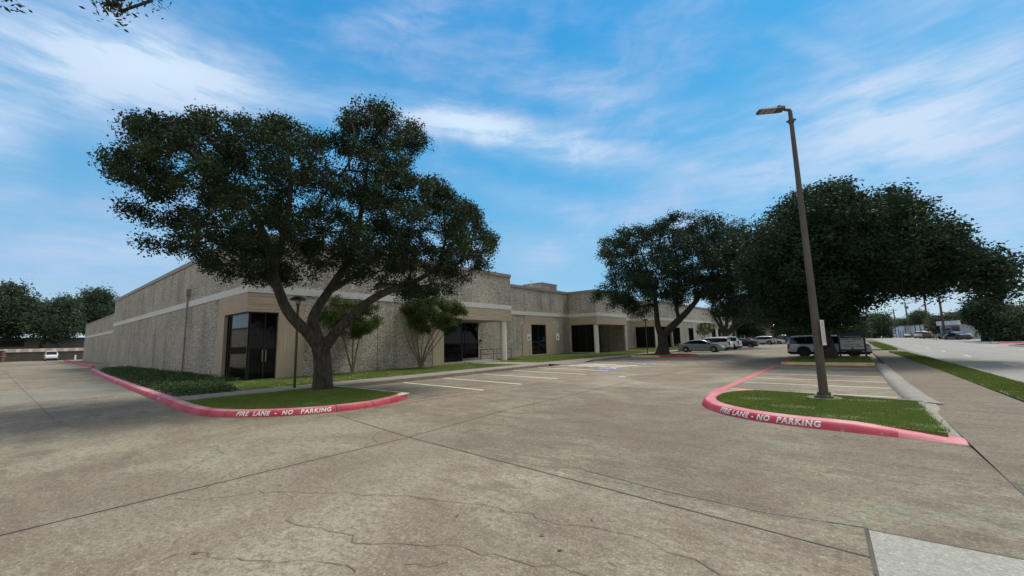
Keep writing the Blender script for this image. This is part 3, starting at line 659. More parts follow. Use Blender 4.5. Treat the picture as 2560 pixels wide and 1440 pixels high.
# ================================================================== KERBS
def kerb(name,path,m,hs=None,prof=KPROF,sm=40):
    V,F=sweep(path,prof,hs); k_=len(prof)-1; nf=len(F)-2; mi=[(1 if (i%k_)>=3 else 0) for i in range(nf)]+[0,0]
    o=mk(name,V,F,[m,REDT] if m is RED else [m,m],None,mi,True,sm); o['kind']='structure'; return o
KL=[(-54.5,4.9),(-38,4.05),(-27,3.62),(-20.3,3.4),(-17.4,3.32),(-15.3,3.22),(-13.6,3.22),(-12.6,3.4),(-11.6,3.95),(-10.85,4.75),(-10.45,5.6),(-10.35,6.5),(-10.55,7.3),(-11.05,8.15)]
KLs=smoothp(KL,2); k1=kerb('red_kerb',KLs,RED)
def arclen(path,x):   # arc length at the path point nearest to x
    P2=[np.array(p[:2],float) for p in path]; s=0; best=(1e9,0)
    for a,b in zip(P2[:-1],P2[1:]):
        L=np.linalg.norm(b-a)
        for u in np.linspace(0,1,6):
            d=np.linalg.norm(a+(b-a)*u-np.array(x)); 
            if d<best[0]: best=(d,s+L*u)
        s+=L
    return best[1]
def lettering(name,txt,path,px,m,size=.135,lab=''):
    s_=arclen(path,G(*px)); o=kerb_text(name,txt,path,s_,m,None,size)
    return o
for o,l in ((lettering('kerb_lettering','FIRE  LANE  -  NO   PARKING',KLs,(706,1040),LETTER,.15),'a'),
          (lettering('kerb_lettering','FIRE',KLs,(396,1002),FADEDL,.13),'b'),(lettering('kerb_lettering','FIRE',KLs,(281,958),FADEDL,.12),'c')):
    o.parent=k1
kb=MB(); # chipped mortar repair and dark joints on the red kerb
for s0 in ((446,1022),(516,1041),(842,1030),(938,1018),(560,1043),(399,1003)):
    c=np.array(G(*s0)); sa=arclen(KLs,c); 
    P2=[np.array(p[:2]) for p in KLs]; cum=np.cumsum([0]+[np.linalg.norm(b-a) for a,b in zip(P2[:-1],P2[1:])]); i=max(0,min(len(P2)-2,int(np.searchsorted(cum,sa))-1)); t=P2[i+1]-P2[i]; t/=np.linalg.norm(t); nn=np.array([-t[1],t[0]]); p0=P2[i]+t*(sa-cum[i])
    wv=[0,.012,-.01,.02,0,-.012]
    for j,((d0,z0),(d1,z1)) in enumerate(zip(KPROF[:-2],KPROF[1:-1])):
        a_=p0+t*wv[j]+nn*(d0-.003); b_=p0+t*wv[j+1]+nn*(d1-.003); kb.add([(*a_,z0+.006),(*(a_+t*.016),z0+.006),(*(b_+t*.016),z1+.007),(*b_,z1+.007)],[(0,1,2,3)])
o=kb.build('kerb_cracks',JOINT,k1)
KI=[(-11.05,8.15),(-11.3,8.3),(-16.0,8.35)]
V,F=sweep(KI,[(0,0),(.01,.14),(.16,.145),(.17,.08)]); mk('island_kerb',V,F,KERB)['kind']='structure'
b=MB(); b.prism([(-15.95,8.22),(-11.2,8.2),(-11.15,8.28),(-15.95,8.31)],.14,.151); b.prism([(-11.4,8.05),(-11.0,7.75),(-10.9,7.85),(-11.15,8.3)],.13,.156); b.build('kerb_white_line',WHITEP)['kind']='structure'
KR=[(-2.55,13.95),(-2.95,13.6),(-3.25,12.9),(-3.28,12.0),(-3.12,11.2),(-2.75,10.5),(-2.2,9.95),(-1.6,9.6),(-.9,9.42),(0.3,9.32),(1.3,9.2)]
KRs=smoothp(KR,2); hs=[1 if p[0]<-.2 else max(.18,1-.55*(p[0]+.2)) for p in KRs]
PROFW=[(0,0),(.03,.05),(.06,.10),(.10,.135),(.17,.15),(.34,.15),(.35,.08)]
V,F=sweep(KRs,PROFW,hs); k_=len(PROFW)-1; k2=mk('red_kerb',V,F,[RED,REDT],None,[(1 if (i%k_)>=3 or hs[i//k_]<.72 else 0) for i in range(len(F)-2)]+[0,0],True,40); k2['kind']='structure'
o=kerb_text('kerb_lettering','FIRE LANE - NO  PARKING',KRs,arclen(KRs,G(1905,1052)),LETTER,k2,.15)
V,F=sweep([(-2.55,13.95),(-1.9,13.93),(1.1,13.35)],[(0,0),(-.01,.14),(-.14,.145),(-.15,.08)]); mk('island_kerb',V,[f[::-1] for f in F],KERB)['kind']='structure'
b=MB(); b.add([(1.0,9.4,0),(1.30,9.2,0),(1.28,13.1,0),(.98,13.2,0),(1.0,9.4,.05),(1.28,9.2,.012),(1.26,13.1,.12),(.98,13.2,.135)],[(4,5,6,7),(0,1,5,4),(1,2,6,5),(2,3,7,6),(3,0,4,7)]); b.build('island_kerb',KERB)['kind']='structure'
wide=[(0,0),(.03,.07),(.08,.115),(.16,.14),(.27,.145),(.40,.13),(.46,.10)]
V,F=sweep([(.95,13.0),(.84,14.5),(.76,18),(.70,28.2)][::-1],wide); mk('concrete_kerb',V,F,KERB,None,None,True,50)['kind']='structure'
V,F=sweep([(-3.35,28.55),(.75,28.35)],KPROF); mk('yellow_kerb',V,F,YELP,None,None,True,40)['kind']='structure'
V,F=sweep([(-3.35,36.8),(-3.45,36.2),(-3.45,29.2),(-3.35,28.6)],KPROF); mk('red_kerb',V,F,RED,None,None,True,40)['kind']='structure'
V,F=sweep([(-16.3,36.55),(-13.4,36.75)],KPROF); mk('yellow_kerb',V,F,YELP,None,None,True,40)['kind']='structure'
V,F=sweep([(-13.4,36.75),(-11.8,37.6),(-11.0,38.8),(-10.95,40),(-11.4,41),(-12.5,41.8)],KPROF); mk('red_kerb',V,F,RED,None,None,True,40)['kind']='structure'
V,F=sweep([(-12.5,41.8),(-16,42.0)],KPROF); mk('island_kerb',V,F,KERB)['kind']='structure'
V,F=sweep([(3.9,9.3),(3.85,25),(3.6,34),(3.35,45)],[(0,0),(-.0,.0),(.01,.13),(.15,.14),(.16,.05)]); mk('road_kerb',V,F,KERB)['kind']='structure'
V,F=sweep([(12.85,200),(12.85,118)],KPROF); mk('road_kerb',V,F,KERB)['kind']='structure'
V,F=sweep([(13.0,92),(12.4,88),(12.4,80),(13.4,76)],KPROF); mk('road_kerb',V,F,KERB)['kind']='structure'
V,F=sweep([(16.5,70),(13.0,68.5),(12.4,66),(12.4,55),(12.4,20)],KPROF); mk('road_kerb',V,F,KERB)['kind']='structure'
V,F=sweep([(13.2,77),(15.5,78.5),(24,79.5)],KPROF); mk('red_kerb',V,F,RED,None,None,True,40)['kind']='structure'
V,F=sweep([(-130,7.6),(-100,7.0),(-80,6.2),(-66,6.0)],KPROF); mk('red_kerb',V,F,RED)['kind']='structure'
V,F=sweep([(-10.9,62.0),(-10.6,64.6),(-11.2,66)],KPROF); mk('red_kerb',V,F,RED)['kind']='structure'
V,F=sweep([(-15.8,61.9),(-10.9,61.9)],KPROF); mk('island_kerb',V,F,KERB)['kind']='structure'
# ================================================================== GRASS AREAS
isl_oak=[(-15.9,3.55),(-13.7,3.55),(-12.75,3.72),(-11.9,4.2),(-11.2,4.95),(-10.85,5.7),(-10.72,6.5),(-10.9,7.2),(-11.35,8.15),(-15.9,8.2)]
isl_r=[(-2.45,13.75),(-2.8,13.2),(-2.95,12.3),(-2.85,11.4),(-2.5,10.75),(-2.0,10.25),(-1.45,9.95),(-.6,9.75),(.2,9.62),(1.0,9.45),(.98,12.6),(.98,13.2),(-1.9,13.78)]
bed=[(-53,7.28),(-50,5.1),(-38,4.4),(-27,3.96),(-20.3,3.74),(-17.6,3.66),(-17.6,5.6),(-22.85,6.4),(-22.85,7.28)]
strip_g=[(-22.75,6.4),(-17.6,5.7),(-17.6,22.2),(-22.75,22.2)]
strip_h=[(-22.75,24.6),(-17.6,24.6),(-17.6,44),(-22.75,51.5),(-22.75,43.3),(-26.4,43.1),(-26.4,29.8),(-22.75,29.8)]
strip_k=[(-26.4,51.6),(-22.75,51.6),(-17.6,46),(-17.6,98),(-22.75,98),(-22.75,62.4),(-26.4,62.4)]
verge=[(3.0,7.5),(2.82,14.7),(2.68,25),(2.5,33),(2.32,42),(2.25,47),(3.2,45),(3.45,34),(3.68,25),(3.8,7.5)]
verge2=[(2.1,53.6),(1.9,65),(2.05,96),(3.1,96),(3.3,66),(3.2,54)]
isl_t2=[(-3.1,28.9),(.7,28.7),(.7,36.9),(-3.1,36.9)]
isl_t1=[(-15.9,36.9),(-13.3,37.05),(-12.0,37.8),(-11.3,38.9),(-11.25,40),(-11.7,40.8),(-12.6,41.5),(-15.9,41.7)]
for nme,pl,z,m_ in [('lawn',isl_oak,.135,TURF),('lawn',isl_r,.12,TURF),('planting_bed',bed,.13,SOIL),('lawn',strip_g,.13,TURF),('lawn',strip_h,.13,TURF),('lawn',strip_k,.13,TURF),('verge',verge,.11,TURF),('verge',verge2,.11,TURF),('island_soil',isl_t2,.13,SOIL),('island_soil',isl_t1,.13,SOIL),('lawn',[(-15.8,62),(-11.2,62),(-11.2,65),(-15.8,65)],.12,TURF)]:
    sheet(nme,pl,z,m_,thick=.12)
def blades(name,poly,n,h,wd,z,m_,seed,fade=None,lean=.5):
    r=np.random.default_rng(seed); A=np.array(poly); lo,hi=A.min(0),A.max(0); q=np.empty((0,2))
    while len(q)<n:
        c=lo+(hi-lo)*r.random((n,2)); c=c[in_poly(c,poly)]; q=np.vstack([q,c])
    pat=np.sin(q[:,0]*1.7+q[:,1]*2.3)+np.sin(q[:,0]*4.1-q[:,1]*3.1)+np.sin(q[:,0]*.6+q[:,1]*6.7); q=q[(pat>-1.3)|(r.random(len(q))<.35)]; n=min(n,len(q)); q=q[:n]+r.normal(0,.035,(n,2)); a=r.random(n)*6.283; d=np.column_stack([np.cos(a),np.sin(a)]); l=r.normal(0,lean,(n,2)); patch=(np.sin(q[:,0]*2.1+q[:,1]*.7)+np.sin(q[:,1]*3.3-q[:,0]*1.1))*.5
    hh=h*(.5+.8*r.random(n))*(1+.25*patch); V=np.empty((n,3,3)); V[:,0,:2]=q-d*wd/2; V[:,1,:2]=q+d*wd/2; V[:,0,2]=V[:,1,2]=z-.005; V[:,2,:2]=q+l*hh[:,None]; V[:,2,2]=z+hh
    o=mk(name,V.reshape(-1,3),np.arange(n*3).reshape(-1,3),m_); t=np.clip(r.normal(.4,.2,n)+.14*patch,0,1); at=o.data.attributes.new('tone','FLOAT','FACE'); at.data.foreach_set('value',t.astype(np.float32)); o['kind']='stuff'; return o
blades('grass',isl_oak,60000,.05,.012,.135,GRASSB,1)
blades('grass',isl_r,45000,.045,.011,.12,GRASSB,2)
blades('grass',strip_g,40000,.05,.02,.13,GRASSB,3)
blades('grass',strip_h,30000,.06,.03,.13,GRASSB,4)
blades('grass',strip_k,16000,.07,.05,.13,GRASSB,5)
blades('grass',verge,42000,.055,.022,.11,VERGEB,6)
blades('grass',verge2,7000,.08,.06,.11,VERGEB,7)
blades('grass',isl_t2,9000,.05,.025,.13,GRASSB,8)
blades('grass',isl_t1,6000,.05,.03,.13,GRASSB,9)
r=np.random.default_rng(11); A=np.array(bed); q=A.min(0)+(A.max(0)-A.min(0))*r.random((9000,2)); q=q[in_poly(q,bed)]; q=q[(edge_dist(q,bed)>.12)]
hgt=.06+.07*np.abs(np.sin(q[:,0]*1.3)+np.cos(q[:,1]*2.1+q[:,0]*.6))*.6*np.clip(edge_dist(q,bed)/.5,.2,1)
leaves('ground_cover',np.column_stack([q,.13+hgt*r.random(len(q))]),60000,.07,.085,COVERL,None,12,flat=.5,kind='stuff',bright=.4)
for nm,c,ra in (('bare_soil',(OXY:=(-15.05,7.35)),.95),):
    q=[(c[0]+ra*(1+.25*math.sin(3*a_)+.12*math.sin(7*a_))*math.cos(a_),c[1]+ra*.85*(1+.25*math.sin(3*a_+1))*math.sin(a_)) for a_ in np.linspace(0,2*math.pi,30,endpoint=False)]
    q=[(min(max(x,-15.9),-11),min(y,8.15)) for x,y in q]; sheet(nm,q,.142,SOIL)
# a few fallen leaves
b=MB()
for px,py in [(1144,1289),(488,1385),(1400,1377),(1355,1341),(868,1108),(1480,1300),(700,1215),(2090,1090),(1560,1040),(1240,1120)]:
    x,y=G(px,py); a=random.random()*6; s_=.035; b.add([(x+math.cos(a)*s_,y+math.sin(a)*s_,.008),(x-math.sin(a)*s_*.4,y+math.cos(a)*s_*.4,.016),(x-math.cos(a)*s_,y-math.sin(a)*s_,.007),(x+math.sin(a)*s_*.4,y-math.cos(a)*s_*.4,.01)],[(0,1,2,3)])
b.build('fallen_leaves',mat('dry_leaf',(.14,.07,.035),(.22,.16,.06),9))['kind']='stuff'

# ================================================================== OFFICE BUILDING
ZR,ZC,ZS1,ZS0,ZF=7.55,7.28,4.82,4.45,3.48
XF,XB=-22.8,-26.5
OB=empty('office_building',(-40,20,0),label='long low tan crushed stone building with a pale band and black glass entrances',cat='building')
OB.location=(0,0,0)
def bpart(name,b,m,parent=OB,**k): return b.build(name,m,parent,**k)
class Wall:
    """a straight run of facade: origin p, unit direction t along it, outward normal n"""
    def __init__(s,p,t,n): s.p=np.array(p,float); s.t=np.array(t,float); s.n=np.array(n,float)
    def pt(s,u,o): return s.p+s.t*u+s.n*o
    def slab(s,b,u0,u1,z0,z1,o0=-.3,o1=0.,m=0):
        q=[s.pt(u0,o0),s.pt(u1,o0),s.pt(u1,o1),s.pt(u0,o1)]
        v=[(x,y,z0) for x,y in q]+[(x,y,z1) for x,y in q]
        ar=sum(q[i][0]*q[(i+1)%4][1]-q[(i+1)%4][0]*q[i][1] for i in range(4))
        f=[(0,3,2,1),(4,5,6,7),(0,1,5,4),(1,2,6,5),(2,3,7,6),(3,0,4,7)]
        if ar<0: f=[x[::-1] for x in f]
        b.add(v,f,m)
def stone(wl,spans,name='stone_wall',seams=(),end=None):
    for u0,u1,z0,z1 in spans:
        b=MB(); wl.slab(b,u0,u1,z0,z1)
        for u,a_,c_ in seams:
            if u0<u<u1 and z0<(a_+c_)/2<z1: wl.slab(b,u-.012,u+.012,max(a_,z0+.02),min(c_,z1-.02),-.02,.006,1)
        bpart(name,b,[STONE,JOINT])
def simple(wl,name,spans,m,o1=.03,o0=-.3):
    b=MB()
    for u0,u1,z0,z1 in spans: wl.slab(b,u0,u1,z0,z1,o0,o1)
    return bpart(name,b,m)
def window(wl,u0,u1,z0,z1,mull=(),rec=-.14,handles=None,sill=True,door=False,trans=None):
    b=MB(); f=.06
    wl.slab(b,u0,u1,z0,z0+f,rec-.06,rec+.03); wl.slab(b,u0,u1,z1-f,z1,rec-.06,rec+.03); wl.slab(b,u0,u0+f,z0+f,z1-f,rec-.06,rec+.03); wl.slab(b,u1-f,u1,z0+f,z1-f,rec-.06,rec+.03)
    for u in mull: wl.slab(b,u-.03,u+.03,z0+f,z1-f,rec-.06,rec+.025)
    if trans: wl.slab(b,u0+f,u1-f,trans-.03,trans+.03,rec-.05,rec+.02)
    w_=bpart('window',b,FRAME)
    g=MB(); wl.slab(g,u0+f*.5,u1-f*.5,z0+f*.5,z1-f*.5,rec-.05,rec-.005); g.build('pane',GLASS,w_)
    if handles:
        for u in handles:
            h=MB(); wl.slab(h,u-.018,u+.018,1.0,1.6,rec+.05,rec+.08); wl.slab(h,u-.012,u+.012,1.02,1.05,rec+.02,rec+.05); wl.slab(h,u-.012,u+.012,1.55,1.58,rec+.02,rec+.05); h.build('door_handle',STEEL,w_)
    if sill:
        s_=MB(); wl.slab(s_,u0-.05,u1+.05,z0-.32 if z0>.2 else 0,z0,-.3,.05); bpart('concrete_plinth',s_,PALE)
    return w_
# side wall (faces the camera, y = 7.3), u runs from the street corner to the left
SW=Wall((XF,7.3),(-1,0),(0,-1))
FW=Wall((XF,7.3),(0,1),(1,0))
BW=Wall((XB,7.3),(0,1),(1,0))
stone(SW,[(4.35,41.2,0,ZS0),(0.3,41.2,ZS1,ZC)],seams=[(10.9,.1,4.4),(20.0,.1,4.4),(30.2,.1,4.4),(10.9,4.9,7.2),(20,4.9,7.2),(30.2,4.9,7.2)])
simple(SW,'beige_panel',[(3.25,4.35,0,ZF)],FASV,.03)
simple(SW,'fascia',[(.3,4.35,ZF,ZS0)],FASH,.03)
simple(SW,'pale_band',[(.3,41.2,ZS0,ZS1)],BAND,.045)
simple(SW,'coping',[(.3,41.2,ZC,ZR)],COPE,.07)
window(SW,.18,3.25,.12,ZF,mull=(2.95,),rec=-.16)
# rear lower part of the side wall
RW=Wall((-64,9.5),(-1,0),(0,-1))
stone(RW,[(0,54,0,4.4),(0,54,4.75,6.95)],seams=[(12,.1,6.9),(26,.1,6.9),(40,.1,6.9)]); simple(RW,'pale_band',[(1.5,53,4.4,4.75)],BAND,.04); simple(RW,'coping',[(0,54,6.95,7.2)],COPE,.06)
b=MB(); RW.slab(b,0,1.5,4.4,4.75); bpart('stone_wall',b,STONE); b=MB(); RW.slab(b,53,54,4.4,4.75); bpart('stone_wall',b,STONE)
# front, wing A: y 7.3 .. 27.6
stone(FW,[(2.75,11.6,0,ZS0),(.0,20.3,ZS1,ZC)],seams=[(7.24,.1,4.4),(7.24,4.9,7.2),(14,4.9,7.2)])
simple(FW,'beige_panel',[(1.45,2.75,0,ZF)],FASV,.03); simple(FW,'beige_panel',[(11.6,12.62,0,ZF)],FASV,.03)
simple(FW,'fascia',[(-.03,2.75,ZF,ZS0)],FASH,.03); simple(FW,'fascia',[(11.6,20.33,ZF,ZS0)],FASH,.03)
simple(FW,'pale_band',[(-.045,20.345,ZS0,ZS1)],BAND,.045)
simple(FW,'coping',[(-.07,20.37,ZC,ZR)],COPE,.07)
window(FW,.18,1.45,.12,ZF,mull=(.88,),rec=-.16,handles=(.80,.96))
window(FW,12.62,14.55,.30,ZF,mull=(),rec=-.12)
# return wall of the porch and porch back wall
R1=Wall((XF,21.85),(-1,0),(0,1)); stone(R1,[(.31,3.7,0,ZF)],'stone_wall')
A_end=Wall((XF,27.6),(-1,0),(0,1)); stone(A_end,[(.3,3.7,ZS1,ZC)]); simple(A_end,'fascia',[(.3,3.7,ZF,ZS0)],FASH,.03); simple(A_end,'pale_band',[(.3,3.7,ZS0,ZS1)],BAND,.045); simple(A_end,'coping',[(.3,3.7,ZC,ZR)],COPE,.07)
b=MB(); b.box(XB,XF-.3,21.85,27.3,ZF,ZF+.12); bpart('soffit',b,SOFF)
window(BW,14.9,20.0,.32,ZF-.02,mull=(16.6,18.3),rec=-.02,sill=False)
b=MB(); b.box(XB-.3,XB,21.9,27.3,0,.32); bpart('concrete_plinth',b,PALE)
b=MB(); b.box(XB+.02,XF+.1,21.95,25.2,.0,.30); b.box(XF+.1,XF+.6,22.3,24.8,0,.15+.06); bpart('porch_step',b,PALE)
# B recess, y 27.3 .. 43.2
stone(BW,[(20.0,26.6,0,ZF),(20.0,27.0,ZF,ZS0),(32.3,35.9,0,ZS0),(20.3,35.9,ZS1,ZC)],seams=[(31.9,4.9,7.2),(26.9,.1,3.4)])
simple(BW,'beige_panel',[(26.6,28.15,0,ZF)],FASV,.03); simple(BW,'beige_panel',[(30.95,32.3,0,ZF)],FASV,.03); simple(BW,'fascia',[(27.0,32.3,ZF,ZS0)],FASH,.03)
simple(BW,'pale_band',[(20.3,35.9,ZS0,ZS1)],BAND,.045); simple(BW,'coping',[(20.3,35.9,ZC,ZR)],COPE,.07)
window(BW,28.15,30.95,.25,ZF,mull=(29.55,),rec=-.12)
# wings that repeat down the street: side glass, corner column, porch, pier
def wing(y0,y1,porch_end,front_open=(),cols=(),win=()):
    S=Wall((XF,y0),(-1,0),(0,-1)); L=y1-y0; F=Wall((XF,y0),(0,1),(1,0)); E_=Wall((XF,y1),(-1,0),(0,1)); BK=Wall((XB,y0),(0,1),(1,0))
    stone(S,[(.3,3.7,ZS1,ZC),(3.5,3.7,0,ZF)]); simple(S,'fascia',[(.3,3.7,ZF,ZS0)],FASH,.03); simple(S,'pale_band',[(.3,3.7,ZS0,ZS1)],BAND,.045); simple(S,'coping',[(.3,3.7,ZC,ZR)],COPE,.07)
    window(S,.55,3.5,.25,ZF,mull=(1.5,2.5),rec=-.2)
    stone(F,[(0,L,ZS1,ZC),(porch_end,L,0,ZF),(porch_end+.6,L,ZF,ZS0)] ,seams=[(8.5,4.9,7.2)] if L>10 else ())
    simple(F,'fascia',[(-.03,porch_end+.6,ZF,ZS0)],FASH,.03); simple(F,'pale_band',[(-.045,L+.045,ZS0,ZS1)],BAND,.045); simple(F,'coping',[(-.07,L+.07,ZC,ZR)],COPE,.07)
    stone(E_,[(.3,3.7,ZS1,ZC),(.3,3.7,0,ZS0)]); simple(E_,'pale_band',[(.3,3.7,ZS0,ZS1)],BAND,.045); simple(E_,'coping',[(.3,3.7,ZC,ZR)],COPE,.07)
    stone(BK,[(0,porch_end,0,ZF)]); b=MB(); b.box(XB,XF-.3,y0+.3,y0+porch_end,ZF,ZF+.12); bpart('soffit',b,SOFF)
    for c in cols: column(XF-.3,y0+c)
    for u0,u1,z0 in win: window(F,u0,u1,z0,ZF-.1,rec=.02,sill=False)
def column(x,y,r_=.26):
    b=MB(); b.lathe([(r_,0),(r_,ZF)],(x,y,0),24); bpart('column',b,COLM,smooth=True)
column(-23.13,26.95,.255)
wing(43.2,51.5,7.7,cols=(.35,))
D=Wall((XB,51.5),(0,1),(1,0)); stone(D,[(0,11,0,ZS0),(0,11,ZS1,ZC)]); simple(D,'pale_band',[(0,11,ZS0,ZS1)],BAND,.045); simple(D,'coping',[(0,11,ZC,ZR)],COPE,.07)
wing(62.5,94,6.5,cols=(.35,),win=((15.5,18.3,.2),(7.0,10.5,.3)))
D=Wall((XB,94),(0,1),(1,0)); stone(D,[(0,5,0,ZS0),(0,5,ZS1,ZC)]); simple(D,'pale_band',[(0,5,ZS0,ZS1)],BAND,.045); simple(D,'coping',[(0,5,ZC,ZR)],COPE,.07)
wing(99,114,9.5,cols=(.35,5.0),win=())
D=Wall((XB,114),(0,1),(1,0)); stone(D,[(0,4,0,ZS0),(0,4,ZS1,ZC)]); simple(D,'pale_band',[(0,4,ZS0,ZS1)],BAND,.045); simple(D,'coping',[(0,4,ZC,ZR)],COPE,.07)
wing(118,140,9.5,cols=(.35,6.0),win=((10.5,14,.2),))
b=MB(); b.prism([(-64,7.4),(XF-.1,7.4),(XF-.1,27.5),(XB-.1,27.5),(XB-.1,43.3),(XF-.1,43.3),(XF-.1,51.4),(XB-.1,51.4),(XB-.1,62.6),(XF-.1,62.6),(XF-.1,93.9),(XB-.1,93.9),(XB-.1,99.1),(XF-.1,99.1),(XF-.1,113.9),(XB-.1,113.9),(XB-.1,118.1),(XF-.1,118.1),(XF-.1,139.9),(-64,139.9)],7.1,7.2)
b.prism([(-118,9.6),(-64.1,9.6),(-64.1,90),(-118,90)],6.8,6.9); bpart('roof',b,ROOFM)
for q_ in ((-64.3,-64,7.3,9.6,0,ZC),(-118.3,-118,9.5,90,0,6.95),(-64.3,-64,90,140,0,ZC),(-64,XB,139.6,139.9,0,ZC)):
    b=MB(); b.box(*q_); bpart('stone_wall',b,STONE)
# drainpipe with junction box, on the side wall
b=MB(); b.tube([(-33.45,7.2,.1),(-33.45,7.2,5.25)],.045,8); b.box(-33.62,-33.28,7.08,7.29,5.2,5.62); 
for z in (1.1,2.4,3.7): b.box(-33.53,-33.37,7.14,7.3,z,z+.05)
bpart('conduit_pipe',b,STEEL)
# small card reader by the porch glass
b=MB(); BW.slab(b,20.15,20.35,1.75,1.95,0,.1); bpart('wall_fixture',b,BLACKM)
# wall lights on glazing left edge
# ---- air handling unit and vent on the roof
AC=empty('air_conditioner',(-30.2,42.6,7.2),label='grey boxy air conditioning unit on the roof behind the parapet',cat='air conditioner')
b=MB(); b.box(-1.4,1.4,-1.7,1.7,.25,1.55); b.box(-1.5,1.5,-1.8,1.8,1.55,1.62); b.build('casing',mat('ac_grey',(.27,.25,.22),(.33,.31,.28),2),AC)
b=MB()
for i in range(10): b.box(1.40,1.44,.1,1.5,.45+i*.1,.5+i*.1)
b.box(1.40,1.43,-1.5,-.2,.4,1.4); b.build('grille',STEEL,AC)
b=MB(); b.box(-1.2,1.2,-1.5,1.5,0,.25); b.build('base_curb',STEEL,AC)
b=MB(); b.tube([(0,0,0),(0,0,1.7)],.045,6); b.tube([(0,0,1.7),(0,.14,1.78)],.05,6); o=b.build('vent_pipe',mat('white_pvc',(.6,.62,.6))); o.location=(-28.9,38.9,7.2); tag(o,'thin white vent pipe standing on the roof left of the air conditioner','vent pipe')
# ---- porch handrails
def railing(name,pts,h,label,posts,group=None):
    T=empty(name,(*pts[0],0),label=label,cat='railing',group=group); o=np.array([*pts[0],0])
    b=MB()
    for z in (h,h*.58): b.tube([np.array([*p,z+.16])-o for p in pts],.025,6)
    b.build('rail',BLACKM,T,smooth=True)
    for p in posts:
        c=MB(); c.tube([np.array([*p,.13])-o,np.array([*p,h+.16])-o],.025,6); c.build('post',BLACKM,T,smooth=True)
railing('handrail',[(-24.3,25.3),(-24.2,29.25)],.92,'black metal handrail at the porch behind the first white column',[(-24.3,25.3),(-24.26,26.9),(-24.24,27.3),(-24.22,28.6),(-24.2,29.25)],'porch handrails')
railing('handrail',[(-24.6,45.3),(-24.5,49.4)],.92,'black metal handrail in the shaded porch behind the second white column',[(-24.6,45.3),(-24.57,46.4),(-24.54,47.6),(-24.5,49.4)],'porch handrails')

# ================================================================== HERO OAK ON THE CORNER ISLAND
OX,OY=-15.05,7.35
oak_out=[(318,632),(375,592),(398,572),(345,560),(300,545),(290,512),(330,490),(300,462),(238,462),(232,448),(300,434),(262,425),(232,403),(262,396),(300,385),(325,372),(298,335),(335,308),(395,305),(420,285),(470,300),(520,290),(560,290),(590,310),(632,295),(650,312),(700,298),(740,320),(790,345),(812,352),(835,325),(850,320),(870,290),(885,265),(940,258),(985,275),(1000,300),(1060,318),(1070,385),(1030,405),(1015,430),(1035,447),(1090,450),(1105,470),(1140,495),(1195,538),(1200,560),(1215,580),(1238,605),(1222,640),(1216,680),(1205,690),(1180,680),(1150,735),(1100,745),(1060,748),(1010,745),(985,715),(940,728),(900,705),(860,715),(800,690),(760,705),(720,735),(690,715),(640,705),(590,695),(540,690),(490,675),(478,650),(440,650),(400,635),(355,618)]
hero_tips=crown(oak_out,OX,OY,1000,4.0,2.6,inset=.14,seed=3,gap=.33,gs=1.5)
limbs=[LP([(806,992,.42,0),(806,970,.36,0),(808,930,.31,0),(806,890,.31,0),(800,868,.29,0)],OX,OY),
 LP([(800,872,.25,0),(775,835,.21,-.1),(735,800,.19,-.2),(712,765,.175,-.3),(700,730,.16,-.4),(686,690,.165,-.5),(680,630,.14,-.7),(650,560,.11,-.9),(600,500,.07,-1.2),(540,440,.045,-1.4)],OX,OY),
 LP([(800,868,.24,0),(790,830,.20,.1),(778,800,.19,.2),(795,765,.17,.3),(822,725,.155,.4),(845,690,.16,.5),(880,640,.13,.6),(900,560,.105,.6),(912,470,.08,.5),(925,380,.05,.4)],OX,OY),
 LP([(812,866,.22,0),(838,832,.185,-.2),(868,800,.165,-.4),(905,765,.145,-.6),(950,738,.14,-.7),(1000,722,.12,-.8),(1060,695,.09,-.9),(1120,640,.055,-.8)],OX,OY),
 LP([(822,725,.13,.4),(862,700,.12,.8),(900,672,.10,1.2),(960,620,.07,1.8),(1010,560,.05,2.2)],OX,OY),
 LP([(686,690,.12,-.5),(720,610,.10,-1.5),(740,520,.07,-2.2),(730,430,.045,-2.4)],OX,OY),
 LP([(700,730,.11,-.4),(640,665,.08,.3),(560,610,.06,1.0),(470,560,.04,1.3)],OX,OY)]
tree('oak_tree','big spreading oak with a three way forked trunk on the corner grass island',(OX,OY,.12),limbs,hero_tips,240000,.082,OAKL,tr=.5,spread=.25,seed=5,rt=.0095,step=.7,clump=5,flat=.8,asp=.6,bright=.1)
